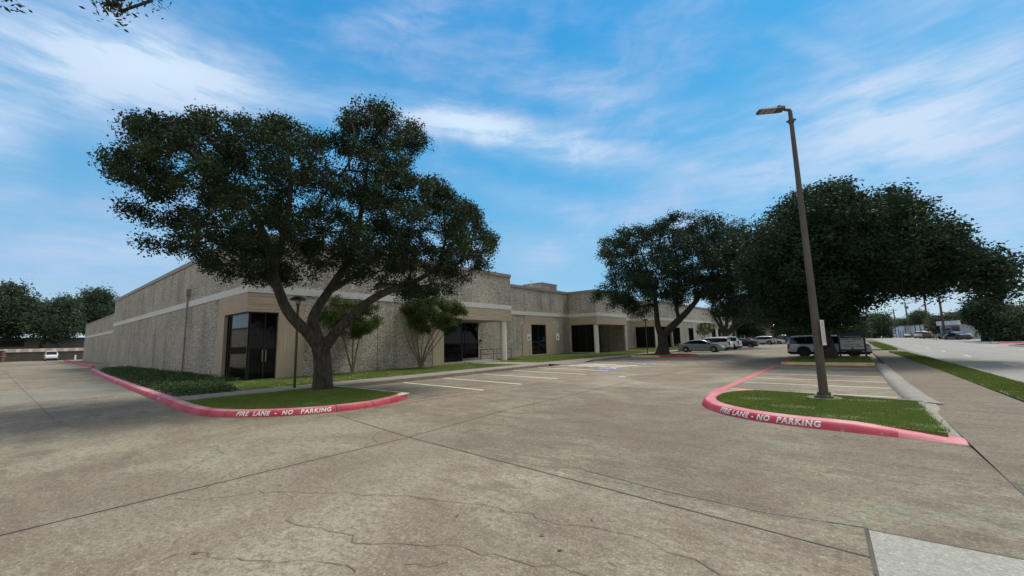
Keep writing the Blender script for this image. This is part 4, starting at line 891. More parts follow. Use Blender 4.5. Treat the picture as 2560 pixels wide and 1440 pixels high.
# overhanging tree whose tips enter the top left corner of the view
r=np.random.default_rng(21); q=r.normal(0,1,(500,3)); q=q/np.linalg.norm(q,axis=1)[:,None]*(r.random(500)**.4)[:,None]; q=q*np.array([3.6,3.6,2.2])+np.array([-8.2,-3.2,6.6])
keep=[]
for p in q:
    x,y,d=P(p)
    if d<.3 or x<-300 or y<-330 or x>2700: keep.append(p)
keep=keep[:200]
tw=[]
for px,py,dd in [(28,3,5.2),(262,14,5.4),(285,18,5.3),(275,2,5.3),(302,28,5.5),(296,8,5.4),(378,2,5.5),(270,-60,5.3)]:
    d=_n(ray(px,py)); tw.append(np.array([0,0,CH])+d*dd*1.25)
tree('oak_tree','oak whose drooping twigs hang into the top left corner of the sky',(-9.0,-4.6,0),[[(-9,-4.6,0,.34),(-8.9,-4.6,1.5,.26),(-8.8,-4.4,3.2,.22),(-8.5,-3.9,5.2,.16),(-8.2,-3.2,7,.08)],[(-8.8,-4.4,3.2,.13),(-8.6,-3.2,5.6,.10)]+[(*(np.array([0,0,CH])+_n(ray(a_,b_))*7.),.035) for a_,b_ in ((-900,-700),(-200,-620),(330,-330),(290,-60))],[(*(np.array([0,0,CH])+_n(ray(a_,b_))*7.),.02) for a_,b_ in ((-200,-620),(-60,-300),(25,-60))],[(*(np.array([0,0,CH])+_n(ray(a_,b_))*7.),.02) for a_,b_ in ((330,-330),(400,-180),(392,-50))]],np.array(keep+tw),9000,.055,OAKL,tr=.3,spread=.085,seed=31,rt=.008,jit=.05,clump=4,asp=.35)

# ================================================================== OAKS DOWN THE LOT
t1=(-14.45,40.3)
out1=[(1476,748),(1497,716),(1530,700),(1503,655),(1494,622),(1515,598),(1540,588),(1548,574),(1600,568),(1645,560),(1690,540),(1742,528),(1800,543),(1835,560),(1880,590),(1905,640),(1905,740),(1880,790),(1830,805),(1790,788),(1765,762),(1720,745),(1690,772),(1668,745),(1640,770),(1610,797),(1585,778),(1540,772),(1500,765)]
tree('oak_tree','dark oak with a low forked trunk on the island beyond the accessible bays',(*t1,.13),[
 LP([(1657,890,.95,0),(1657,880,.62,0),(1658,862,.48,0),(1656,845,.47,0),(1655,832,.42,0)],*t1),
 LP([(1652,836,.34,0),(1644,815,.27,0),(1641,780,.24,.2),(1638,740,.18,.4),(1620,680,.12,.8),(1600,620,.07,1)],*t1),
 LP([(1660,836,.40,0),(1676,820,.36,-.2),(1697,800,.31,-.4),(1722,775,.26,-.6),(1750,740,.19,-.7),(1780,680,.12,-.6),(1800,610,.07,-.4)],*t1),
 LP([(1697,800,.18,-.4),(1690,765,.17,.4),(1700,700,.12,1),(1690,620,.07,1.5)],*t1)],
 crown(out1,*t1,420,6,3,inset=.2,seed=8,gap=.28,gs=2.6),95000,.19,OAKL2,tr=.6,spread=.52,seed=9,rt=.02,step=1.3,group='oaks along the lot',sides=5)
t2=(-1.36,34.2)
out2=[(1858,655),(1868,600),(1885,572),(1905,556),(1940,530),(1965,512),(1985,500),(2030,482),(2040,477),(2100,470),(2130,488),(2165,503),(2172,492),(2240,487),(2262,500),(2300,512),(2320,540),(2350,560),(2378,572),(2400,605),(2430,622),(2455,640),(2480,640),(2505,655),(2522,682),(2528,718),(2508,730),(2500,752),(2470,762),(2440,756),(2400,735),(2360,745),(2320,735),(2290,745),(2265,738),(2225,752),(2195,775),(2150,802),(2060,818),(1990,805),(1930,790),(1880,770),(1862,700)]
tree('oak_tree','very large dark oak behind the street lamp and beside the lease sign',(*t2,.13),[
 LP([(2066,898,1.0,0),(2066,888,.62,0),(2062,862,.50,0),(2052,830,.46,0),(2044,800,.44,0)],*t2),
 LP([(2046,805,.34,0),(2020,770,.30,.3),(1985,720,.24,.8),(1950,650,.15,1.2),(1930,590,.09,1.3)],*t2),
 LP([(2044,800,.36,0),(2060,740,.30,.3),(2075,660,.20,.5),(2090,560,.10,.5)],*t2),
 LP([(2046,812,.30,0),(2090,770,.26,-.6),(2160,725,.21,-1.0),(2250,690,.16,-1.2),(2340,670,.12,-1),(2440,700,.06,-.6)],*t2),
 LP([(2060,740,.2,.3),(2110,680,.16,1.8),(2180,600,.10,3),(2230,540,.06,3.5)],*t2)],
 crown(out2,*t2,820,7.5,3.6,inset=.30,seed=14,gap=.17,gs=3.2),165000,.19,OAKL2,tr=.6,spread=.55,seed=15,rt=.02,step=1.4,group='oaks along the lot',sides=5)
t3=(-17.8,66)
out3=[(1740,590),(1790,556),(1860,550),(1935,580),(1925,700),(1915,780),(1890,805),(1850,802),(1800,800),(1768,790),(1745,740)]
tree('oak_tree','oak with many upswept limbs rising behind the white parked cars',(*t3,.13),[
 LP([(1815,870,.55,0),(1815,850,.45,0),(1813,838,.42,0),(1812,828,.40,0)],*t3),
 LP([(1808,832,.25,0),(1797,812,.2,-.2),(1787,795,.16,-.3),(1778,770,.1,-.4)],*t3),
 LP([(1812,828,.24,0),(1803,808,.2,.3),(1795,785,.15,.5),(1785,750,.1,.6)],*t3),
 LP([(1814,828,.28,0),(1818,800,.22,0),(1822,770,.18,0),(1822,720,.12,0)],*t3),
 LP([(1820,832,.26,0),(1832,812,.22,-.3),(1846,795,.16,-.4),(1860,765,.1,-.5)],*t3),
 LP([(1822,834,.22,0),(1842,820,.18,.4),(1868,800,.13,.6),(1885,770,.09,.8)],*t3)],
 crown(out3,*t3,240,5,3,inset=.3,seed=24),40000,.21,OAKL2,tr=.5,spread=.6,seed=25,rt=.03,step=1.6,group='oaks along the lot',sides=5)
def far_tree(label,b,outl,n,nl,ls,T,seed,trunk=None,group=None,lm=None,tr=.35,spread=None,name='tree'):
    c0=np.array([onplane(px,py,*b) for px,py in outl]); zc=(c0[:,2].max()+c0[:,2].min())/2; bz=0
    top=(b[0]*1.0,b[1]*1.0)
    cxy=c0[:,:2].mean(0)
    lim=[[(b[0],b[1],bz,tr*1.3),(b[0],b[1],zc*.3,tr),(b[0]*.6+cxy[0]*.4,b[1]*.6+cxy[1]*.4,zc*.75,tr*.75),(cxy[0],cxy[1],zc*1.15,tr*.35)]]
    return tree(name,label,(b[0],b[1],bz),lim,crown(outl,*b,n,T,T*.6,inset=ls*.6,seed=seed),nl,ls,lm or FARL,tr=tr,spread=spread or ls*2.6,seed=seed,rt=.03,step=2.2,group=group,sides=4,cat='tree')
GB='trees beyond the far end of the lot'
far_tree('low spreading tree shading the silver and dark parked vehicles',(-12.6,104),[(1868,775),(1900,745),(1960,735),(2010,750),(2030,785),(2010,812),(1975,822),(1940,815),(1900,812),(1878,800)],110,15000,.38,6,42,group=GB,lm=OAKL2)
far_tree('dense tree filling the gap behind the pickup truck',(-6,122),[(1960,790),(1985,760),(2040,745),(2090,765),(2095,815),(2060,842),(2000,845),(1965,838)],110,16000,.42,7,43,group=GB)
far_tree('dense tree behind the left post of the lease sign',(1.5,128),[(2060,800),(2090,765),(2140,765),(2170,800),(2165,838),(2120,846),(2070,842)],90,14000,.42,6,44,group=GB)
far_tree('bushy tree at the road bend right of the lease sign',(9,170),[(2148,812),(2175,790),(2215,785),(2228,812),(2226,838),(2190,842),(2150,840)],80,12000,.5,7,45,group=GB)
far_tree('tall tree rising behind the far end of the office building',(-30,118),[(1800,800),(1820,775),(1880,770),(1925,790),(1915,835),(1900,842),(1840,830)],80,12000,.42,6,46,group=GB,lm=OAKL2)
far_tree('tree between the brick building and the pickup truck',(-13,135),[(1925,812),(1950,800),(2000,800),(2020,830),(1990,848),(1945,846)],60,9000,.45,5,47,group=GB,lm=OAKL2)
# beyond the warehouse and along the right of the road
GC='tree line behind the warehouse'
for i,(lab,b,ol) in enumerate([('low rounded tree at the left end of the line behind the warehouse',(12,235),[(2212,808),(2235,800),(2262,801),(2268,822),(2240,828),(2212,828)]),
    ('low tree directly behind the middle of the white warehouse',(20,230),[(2245,802),(2270,797),(2300,800),(2305,822),(2270,826),(2245,824)]),
    ('taller flat topped tree standing above the warehouse roof',(22,215),[(2273,795),(2284,785),(2300,781),(2312,786),(2318,795),(2310,800),(2300,797),(2292,803),(2283,798)]),
    ('low tree behind the right end of the white warehouse',(27,215),[(2290,806),(2315,799),(2345,803),(2350,825),(2315,828),(2290,824)]),
    ('dark bushy tree between the warehouse and the blue grey shed',(22,150),[(2325,812),(2340,792),(2360,800),(2372,818),(2362,836),(2338,838)]),
    ('tree behind the shed roof under the hanging oak branches',(26,150),[(2355,800),(2385,785),(2420,788),(2428,812),(2395,822),(2360,815)])]):
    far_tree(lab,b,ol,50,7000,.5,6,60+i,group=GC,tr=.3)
GD='trees on the right side of the road'
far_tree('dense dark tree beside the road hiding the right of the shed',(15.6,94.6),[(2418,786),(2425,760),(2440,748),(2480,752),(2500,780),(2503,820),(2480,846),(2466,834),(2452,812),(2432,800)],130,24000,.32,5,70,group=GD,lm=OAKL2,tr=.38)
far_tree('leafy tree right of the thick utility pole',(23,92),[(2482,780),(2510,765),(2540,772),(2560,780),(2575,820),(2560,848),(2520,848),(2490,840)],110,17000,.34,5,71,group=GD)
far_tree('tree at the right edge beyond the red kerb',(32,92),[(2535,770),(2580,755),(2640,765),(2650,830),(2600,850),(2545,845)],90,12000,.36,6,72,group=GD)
# left, behind the boundary wall
GE='trees behind the boundary wall'
far_tree('tall tree at the left edge behind the boundary wall',(-163,-20),[(-60,760),(-30,715),(10,720),(35,711),(62,718),(78,745),(95,765),(92,820),(60,842),(0,850),(-60,840)],130,20000,.6,9,80,group=GE)
far_tree('broad tree above the white van behind the boundary wall',(-158,5),[(70,800),(95,762),(120,760),(140,740),(165,738),(190,752),(200,775),(205,810),(180,838),(130,858),(95,848),(70,830)],130,20000,.55,9,81,group=GE)
far_tree('tree behind the rear corner of the office building',(-165,26),[(188,775),(208,745),(215,728),(250,726),(278,730),(292,748),(300,790),(280,830),(240,838),(205,830),(190,805)],130,18000,.55,9,82,group=GE)

# ================================================================== CREPE MYRTLES
def myrtle(label,b,stems,outl,n,nl,seed,bl=0,T=1.1,base_r=.05):
    L=[]
    for s_ in stems: L.append(LP(s_,*b))
    t=tree('crepe_myrtle',label,(*b,.13),L,crown(outl,*b,n,T,.9,inset=.05,seed=seed),nl,.095,CREPE,bark=BARKS,tr=.07,spread=.13,seed=seed,rt=.006,pw=.42,step=.6,cat='tree',group='crepe myrtles along the wall',asp=.45,flat=1.,bright=.5,jit=.05)
    return t
m1=myrtle('slim three stemmed crepe myrtle by the wall just right of the big oak trunk',(-21.9,12.4),
 [[(882,942,.08,0),(880,925,.06,0),(868,885,.045,-.1),(858,840,.04,-.3),(850,800,.025,-.4)],[(882,930,.05,0),(881,880,.045,0),(884,840,.035,.1),(880,795,.02,.2)],[(883,925,.05,0),(892,870,.04,.1),(903,830,.035,.2),(915,790,.02,.3)]],
 [(792,795),(805,765),(830,748),(870,740),(900,752),(935,762),(958,785),(950,808),(925,828),(885,845),(845,838),(810,820)],90,20000,91)
st=[]
r=np.random.default_rng(5)
for i in range(9):
    u=(i-4)/4; st.append([(1052+u*3,924,.045,0),(1053+u*10,895,.035,u*.1),(1058+u*38+r.normal()*4,850,.028,r.normal()*.5),(1072+u*62+r.normal()*4,805,.02,r.normal()*.7),(1082+u*68,785,.012,r.normal()*.7)])
m2=myrtle('umbrella shaped crepe myrtle with many bare fanned stems beside the first porch',(-22.0,17.4),st,
 [(1002,780),(1006,762),(1030,752),(1060,744),(1100,744),(1140,752),(1162,768),(1166,785),(1150,805),(1125,822),(1085,835),(1050,830),(1020,805)],170,34000,93)
st=[[(1762,868,.08,0),(1758,855,.06,0),(1750,835,.05,-.3)],[(1764,866,.07,0),(1768,850,.06,.2),(1774,832,.05,.4)],[(1763,866,.07,0),(1762,850,.05,0),(1761,830,.04,0)]]
myrtle('small clipped crepe myrtle between the parked sedan and the white cars',(-20.9,75),st,[(1738,830),(1742,812),(1760,806),(1785,808),(1788,826),(1770,838),(1748,838)],60,12000,95,T=1.6)
b=MB(); g=_n((-21.9,12.4))
for px,py in [(930,760),(926,764),(934,765),(928,757),(923,768)]:
    p=onplane(px,py,-21.9,12.4)-np.array([-21.9,12.4,.13])
    for k in range(14):
        c=p+rng.normal(0,.05,3); a=rng.normal(0,.022,3); d=rng.normal(0,.022,3); b.add([c-a,c+d,c+a,c-d],[(0,1,2,3)])
b.build('blossom',BLOOM,m1)

# ================================================================== LAMPS, SIGNS, POLES
SL=empty('street_lamp',(-.69,12.95,0),label='tall bronze parking lot lamp on the right grass island with one flat head',cat='street lamp')
b=MB(); lean=.0; b.lathe([(.10,.14),(.094,1.0),(.05,7.45)],(0,0,0),20); b.build('pole',BRONZE,SL,smooth=True)
b=MB(); b.lathe([(0,.205),(.15,.205),(.19,.19),(.19,.14),(0,.14)],(0,0,0),20)
for a in range(4): b.lathe([(.02,.2),(.02,.26),(0,.26)],(.165*math.cos(a*1.57+.78),.165*math.sin(a*1.57+.78),0),6)
b.box(-.19,.19,-.19,.19,.13,.19); b.build('base_plate',BRONZE,SL)
b=MB(); b.lathe([(0,.145),(.36,.145),(.37,.12),(.37,.0)],(0,0,0),28); b.build('footing',KERB,SL)
b=MB(); b.tube([(0,0,7.4),(0,0,7.70),(-.02,-.015,7.76),(-.12,-.09,7.77)],[.052,.052,.045,.035],10); b.lathe([(.068,7.38),(.068,7.48),(.055,7.48)],(0,0,0),16); b.box(-.11,.11,-.015,.015,7.42,7.47); b.build('bracket',BRONZE,SL,smooth=True,sharp=40)
LH=empty('lamp_head',(-.12,-.09,7.79)); LH.parent=SL; LH.rotation_euler=(R(5),R(3),R(217)-math.pi/2+R(90))
def lh(b,x0,x1,w0,w1,z0,z1): b.add([(x0,-w0,z0),(x1,-w1,z0),(x1,w1,z0),(x0,w0,z0),(x0,-w0*.8,z1),(x1,-w1*.8,z1),(x1,w1*.8,z1),(x0,w0*.8,z1)],[(0,3,2,1),(4,5,6,7),(0,1,5,4),(1,2,6,5),(2,3,7,6),(3,0,4,7)])
b=MB(); lh(b,.02,.22,.10,.125,-.035,.055); lh(b,.22,.66,.125,.125,-.03,.02); lh(b,.66,.71,.125,.10,-.026,.01); b.lathe([(.04,.07),(.04,.11),(.0,.12)],(.12,0,0),12); hs_=b.build('housing',BRONZE,SL); hs_.location=LH.location; hs_.rotation_euler=LH.rotation_euler
for i in range(3):
    b=MB(); b.box(.25+i*.14,.365+i*.14,-.10,.10,-.036,-.029); o=b.build('lens',LENS,hs_)
bpy.data.objects.remove(LH)
sp=MB(); sp.box(-.15,.15,-.006,.006,2.35,2.98); o=sp.build('sign_plate',SIGNW,SL); o.location=(.135,-.02,-.93); o.rotation_euler=(0,0,R(79))
st_=MB(); 
for i,z in enumerate(np.linspace(2.42,2.86,10)): st_.box(-.11,.11,-.0085,-.0075,z,z+.022)
st_.lathe([(.0,-.0085),(.05,-.0085)],(0,0,2.92),12,axis='y')
o2=st_.build('sign_print',mat('sign_print_rose',(.45,.25,.25)),o)
ML=empty('garden_lamp',(-16.6,7.05,.12),label='slim dark post lamp with a mushroom cap beside the big oak trunk',cat='lamp',group='mushroom cap lamps')
b=MB(); b.tube([(0,0,0),(0,0,3.2)],.048,10); b.build('post',BRONZE,ML,smooth=True)
b=MB(); b.lathe([(.0,3.55),(.12,3.54),(.27,3.46),(.31,3.40),(.28,3.39),(.0,3.42)],(0,0,0),22); b.build('cap',BLACKM,ML,smooth=True,sharp=50)
b=MB(); b.tube([(0,0,3.2),(0,0,3.24)],.08,12)
for a in range(4): b.tube([(.07*math.cos(a*1.57),.07*math.sin(a*1.57),3.22),(.11*math.cos(a*1.57),.11*math.sin(a*1.57),3.42)],.012,5)
b.build('cap_bracket',BRONZE,ML)
b=MB(); b.lathe([(.06,3.24),(.075,3.40)],(0,0,0),14); b.build('lens',LENS,ML,smooth=True)
def cptree(o,parent=None):
    c=o.copy(); COL.objects.link(c); c.parent=parent
    for ch in list(o.children): cptree(ch,c)
    return c
for (x,y),l in (((-16.2,41.2),'slim dark post lamp with a small cap touching the forked oak trunk near the bays'),((-16.4,62.6),'slim dark post lamp behind the white parked cars')):
    o=cptree(ML); o.location=(x,y,.12); o['label']=l
# lease sign
LS=empty('lease_sign',(-.08,35.6,.13),label='freestanding lease sign with navy posts and pale panel before the light blue vehicle',cat='sign')
for s_,h in ((-.66,1.66),(.66,1.74)):
    b=MB(); b.box(s_-.05,s_+.05,-.05,.05,0,h); b.build('post',NAVY,LS)
b=MB(); b.box(-.60,.60,-.02,.02,.52,1.26); b.build('sign_panel',SIGNG,LS)
b=MB(); b.box(-.60,.60,-.024,.024,1.262,1.62); b.box(-.61,.61,-.026,.026,.40,.518); b.build('header_board',NAVY,LS)
def wtext(txt,size,x,z,y,m,parent,bold=.0,name='lettering',rot=None,wid=None):
    V,F=text_mesh(txt,size,off=bold,space=1.08)
    if wid: V[:,0]*=wid/(V[:,0].max()-V[:,0].min())
    V2=np.column_stack([V[:,0]-(V[:,0].max()+V[:,0].min())/2+x,np.full(len(V),y),V[:,1]+z]); return mk(name,V2,F,m,parent)
DKT=mat('dark_print',(.03,.04,.06))
wtext('T. BUSINESS PARK',.10,-.0,1.32,-.0275,mat('pale_print',(.5,.52,.6)),LS,.002,wid=1.02)
wtext('FOR LEASE',.17,0,1.12,-.023,DKT,LS,.004,wid=1.0)
wtext('972.934.4000',.12,.03,.66,-.023,DKT,LS,.002,wid=.92)
b=MB(); b.box(-.42,.42,-.0225,-.021,.83,.855); b.box(-.30,-.10,-.0225,-.021,1.03,1.045); b.add([(-.3,-.023,.97),(-.25,-.023,1.04),(-.2,-.023,.97),(-.25,-.023,.985)],[(0,3,2,1)]); b.add([(-.2,-.023,.97),(-.15,-.023,1.05),(-.08,-.023,.97),(-.15,-.023,.99)],[(0,3,2,1)]); b.box(-.05,.22,-.0225,-.021,1.0,1.012); b.box(-.06,.06,-.0228,-.021,.53,.61); b.build('print',DKT,LS)
# accessible parking signs
def hsign(x,y,label,rz):
    T=empty('parking_sign',(x,y,.13),rz,label=label,cat='sign',group='accessible parking signs')
    b=MB(); b.tube([(0,.02,0),(0,.02,2.2)],.022,6); b.build('post',STEEL,T)
    b=MB(); b.box(-.15,.15,-.006,.006,1.62,2.22); b.build('sign_plate',SIGNW,T)
    b=MB(); b.box(-.07,.07,-.0085,-.0065,1.74,1.98); b.box(-.10,.10,-.0085,-.0065,2.12,2.15); b.build('sign_print',SIGNB,T)
    b=MB(); b.lathe([(0,-.0105),(.022,-.0105)],(-.01,0,1.95),8,axis='y')
    for p,q in (((-.01,1.92),(0,1.85)),((0,1.85),(.05,1.85)),((.05,1.85),(.075,1.78))): b.add([(p[0]-.012,-.0105,p[1]),(q[0]-.012,-.0105,q[1]-.012),(q[0]+.012,-.0105,q[1]),(p[0]+.012,-.0105,p[1]+.012)],[(0,1,2,3)])
    b.build('wheelchair_symbol',SIGNW,T)
hsign(-22.2,29.35,'white and blue accessible parking sign beside the black window left edge',R(45)); hsign(-21.3,32.6,'white and blue accessible parking sign standing against the crushed stone wall',R(45))
# utility poles
def upole(x,y,h,label,rr=.16,arm=True,box=False,lean=0):
    T=empty('utility_pole',(x,y,0),label=label,cat='utility pole',group='timber utility poles along the road')
    b=MB(); b.tube([(0,0,0),(lean*h,0,h)],[rr,rr*.7],10); b.build('pole',POLEW,T,smooth=True)
    if arm:
        b=MB(); b.box(-1.2,1.2,-.06,.06,h-.7,h-.58)
        for k in (-1.1,-.5,.5,1.1): b.lathe([(.05,h-.58),(.06,h-.50),(.03,h-.42),(0,h-.42)],(k,0,0),8)
        b.build('crossarm',POLEW,T)
    if box:
        b=MB(); b.lathe([(0,h-2.4),(.28,h-2.4),(.30,h-1.6),(.2,h-1.45),(0,h-1.45)],(.45,0,0),14); b.build('transformer',STEEL,T,smooth=True)
    return T
upole(14.1,117.1,11.5,'dark utility pole nearest the shed, in front of its left end',.22)
upole(14.4,140.7,11.5,'utility pole at the right end of the white warehouse',.22)
upole(15.2,196,12,'utility pole with a transformer before the middle of the warehouse',.26,box=True)
upole(13.6,222,11,'slender utility pole left of the pole with the transformer',.26)
upole(10.5,262,13,'distant utility pole above the left end of the warehouse',.2)
upole(18.4,97.5,11.5,'thick brown utility pole at the right with a wire leaving to the edge',.34,lean=-.012)
upole(17.6,98.5,6.0,'short pale stub pole beside the thick brown pole',.26,arm=False)
def wire(pts,label,sag=1.0,r_=.03):
    q=[]
    for a,c in zip(pts[:-1],pts[1:]):
        a=np.array(a,float);c=np.array(c,float)
        for u in np.linspace(0,1,13)[:-1]: q.append(a*(1-u)+c*u-np.array([0,0,4*sag*u*(1-u)]))
    q.append(np.array(pts[-1],float)); b=MB(); b.tube(q,r_,4); o=b.build('overhead_wire',BLACKM); tag(o,label,'wire','overhead wires'); return o
wire([(18.3,97.5,10.6),(36,86,9.2)],'dark wire from the thick pole to the right edge',.6,.035)
wire([(13.2,117.1,10.9),(13.6,140.7,10.9),(14.4,196,11.4),(12.8,222,10.4),(9.5,262,12.4)],'dark wire linking the poles by the warehouse',1.1)
wire([(14.1,117.1,10.2),(18.3,97.5,9.8)],'dark wire between the shed pole and the thick pole',.6)

# ================================================================== OTHER BUILDINGS
WHW=mat('white_metal_wall',(.60,.63,.63),(.70,.73,.72),1.2,stretch=(1,1,.2)); 
T=empty('warehouse',(0,0,0),label='long low white metal warehouse far across the road',cat='warehouse')
p0,p1=np.array([10.2,195.]),np.array([15.3,150.]); d=(p1-p0)/np.linalg.norm(p1-p0); WW=Wall(p0,d,(-d[1]*-1*-1,d[0]*-1*-1)); L=np.linalg.norm(p1-p0)
nrm=np.array([d[1],-d[0]]); nrm=nrm if nrm@(-p0)>0 else -nrm; WW.n=nrm
b=MB(); WW.slab(b,0,L,0,3.5,-12,0); b.build('wall',WHW,T)
b=MB(); WW.slab(b,-.2,L+.2,3.5,3.7,-12.2,.15); b.build('roof',BLACKM,T)
for i,u in enumerate((4,9,13,22,33,38)):
    b=MB(); WW.slab(b,u,u+.35,0,3.5,0,.12); b.build('downpipe',BLACKM,T)
for u in (15,18):
    b=MB(); WW.slab(b,u,u+1.0,.0,2.1,0,.05); b.build('door',STEEL,T)
T=empty('shed',(0,0,0),label='blue grey shed with a white fascia and sloping roof across the road',cat='shed')
BG=mat('blue_grey_wall',(.26,.29,.35),(.32,.35,.41),1); 
b=MB(); q=[(14.4,124.5),(16.6,119.2),(21.6,121.2),(19.4,126.5)]
hz_=[3.0,3.0,2.0,2.0]; v=[(x,y,0) for x,y in q]+[(x,y,h) for (x,y),h in zip(q,hz_)]; b.add(v,[(0,3,2,1),(4,5,6,7),(0,1,5,4),(1,2,6,5),(2,3,7,6),(3,0,4,7)]); b.build('wall',BG,T)
b=MB(); fx=[(14.2,124.6),(16.5,118.9),(16.7,119.0),(14.4,124.7)]; b.prism([(14.0,124.7),(16.35,119.0),(16.75,119.1),(14.4,124.9)],2.85,3.7); b.build('fascia',WHW,T)
b=MB(); SWs=Wall((14.4,124.5),_n((2.2,-5.3)),(-_n((5.3,2.2)))); SWs.n=-np.array(_n((5.3,2.2)))
SWs.slab(b,3.3,5.5,0,2.5,.0,.03); b.build('garage_door',mat('brown_door',(.10,.095,.09)),T)
b=MB(); SWs.slab(b,.4,1.2,0,2.3,0,.03); b.build('blue_panel',mat('blue_door',(.05,.12,.22)),T)
b=MB(); SWs.slab(b,1.6,3.0,.7,2.2,0,.03); b.build('window',CGLASS,T)
BR=mat('far_brick',(.22,.10,.07),(.28,.14,.10),2)
T=empty('brick_building',(0,0,0),label='red brick building glimpsed through the trees at the far end of the lot',cat='building')
b=MB(); b.box(-30,-9,150,165,0,9); b.build('wall',BR,T)
b=MB(); b.box(-30.3,-8.7,149.8,165.3,9,9.4); b.build('roof',ROOFM,T)
b=MB(); b.box(-22,-16,149.6,149.99,0,3.2); b.build('entrance',BEIGE,T)
for x in (-18.7,-16.6):
    b=MB(); b.box(x,x+.7,149.4,149.6,4.4,4.9); b.build('wall_light',emis('lit_lamp',(1,.85,.6),6),T)
T=empty('added_facing_building',(0,0,0),label='added unseen tan stone building across the lot, for the window reflections',cat='building')
b=MB(); b.box(-320,-18,-60,-34,0,8.2); b.build('stone_wall',STONE,T)  # added out of view so the side panes reflect stone instead of sky
b=MB(); b.box(-320.2,-17.8,-60.2,-33.8,8.2,8.5); b.build('coping',COPE,T)
for x in (-30,-44,-58,-72):
    b=MB(); b.box(x,x+4,-33.98,-33.9,.2,3.4); b.build('window',GLASS,T)
for i,(x,y,l) in enumerate(((27,-6,'nearest'),(30,13,'second'),(27,32,'third'),(31,50,'farthest'))):  # trees added out of view for the front facade glass to reflect
    r_=np.random.default_rng(200+i); q=r_.normal(0,1,(90,3)); q=q/np.linalg.norm(q,axis=1)[:,None]*(r_.random(90)**.35)[:,None]*np.array([5.5,6.5,3.6])+np.array([x,y,6.2])
    tree('tree','%s of the added unseen trees across the road, for front glass reflections'%l,(x,y,0),[[(x,y,0,.4),(x,y,2.5,.3),(x+.3,y,5,.2),(x,y+.3,7.5,.08)]],q,9000,.45,FARL,tr=.35,spread=.9,seed=210+i,rt=.03,step=2.,group='added unseen trees across the road')
GR=mat('far_grey_wall',(.22,.22,.22),(.28,.28,.275),.4)
T=empty('grey_building',(0,0,0),label='plain pale grey building behind the boundary wall at the left',cat='building')
b=MB(); b.box(-185,-172,-40,45,0,5.6); b.build('wall',GR,T)
b=MB(); b.box(-171.99,-171.9,-4.6,2.5,3.6,5.2); b.build('opening',BLACKM,T); b=MB(); b.box(-171.99,-171.9,14.5,20,0,4.4); b.build('opening',BLACKM,T)
b=MB(); b.box(-186,-171.4,-41,46,5.6,5.9); b.build('roof',BLACKM,T)
T=empty('boundary_wall',(0,0,0),label='grey brown boundary wall with a striped tile canopy behind the white van',cat='wall')
BWm=mat('grey_brown_wall',(.12,.11,.095),(.16,.145,.125),1); W2=Wall((-141.5,16.),(-.29,-.957),(.957,-.29)); W2.t=_n((-.10,-1)); W2.n=np.array([1,-.1])/math.hypot(1,.1)
b=MB(); W2.slab(b,0,55,0,2.15); b.build('wall',BWm,T)
st=MB(); 
for i in range(90):
    u0=i*.6; q=[W2.pt(u0,.55),W2.pt(u0+.59,.55),W2.pt(u0+.59,-.4),W2.pt(u0,-.4)]; zz=[2.05,2.05,2.75,2.75]
    st.add([(p[0],p[1],z) for p,z in zip(q,zz)]+[(p[0],p[1],z-.06) for p,z in zip(q,zz)],[(0,1,2,3),(7,6,5,4),(0,4,5,1),(1,5,6,2),(3,2,6,7)],0 if (i*7)%3 else 1)
st.build('tile_canopy',[mat('clay_tile',(.20,.155,.13),(.25,.20,.17),2),mat('pale_tile',(.33,.29,.235))],T)
T=empty('dumpster',(-134.5,-2.4,0),R(-6),label='rusty brown metal skip at the left edge by the boundary wall',cat='skip')
RU=mat('rust_brown',(.10,.05,.035),(.16,.085,.06),3)
b=MB(); b.box(-2,2,-2.2,1.9,.15,2.3); 
for y in (-1.6,-.5,.6,1.6): b.box(2,2.12,y-.06,y+.06,.2,2.2)
b.build('bin',RU,T); b=MB(); b.box(-2.1,2.15,-2.3,2.0,1.15,1.25); b.box(-2.05,2.1,-2.25,1.95,2.3,2.42); b.build('rail',mat('pale_rust',(.28,.2,.16)),T)
hb=MB(); hb.lathe([(.16,0),(.16,1.0),(.0,1.15)],(0,0,0),10); o=hb.build('bollard',SIGNW); o.location=(-134,9.6,0); tag(o,'small white bollard at the far corner of the building','bollard')

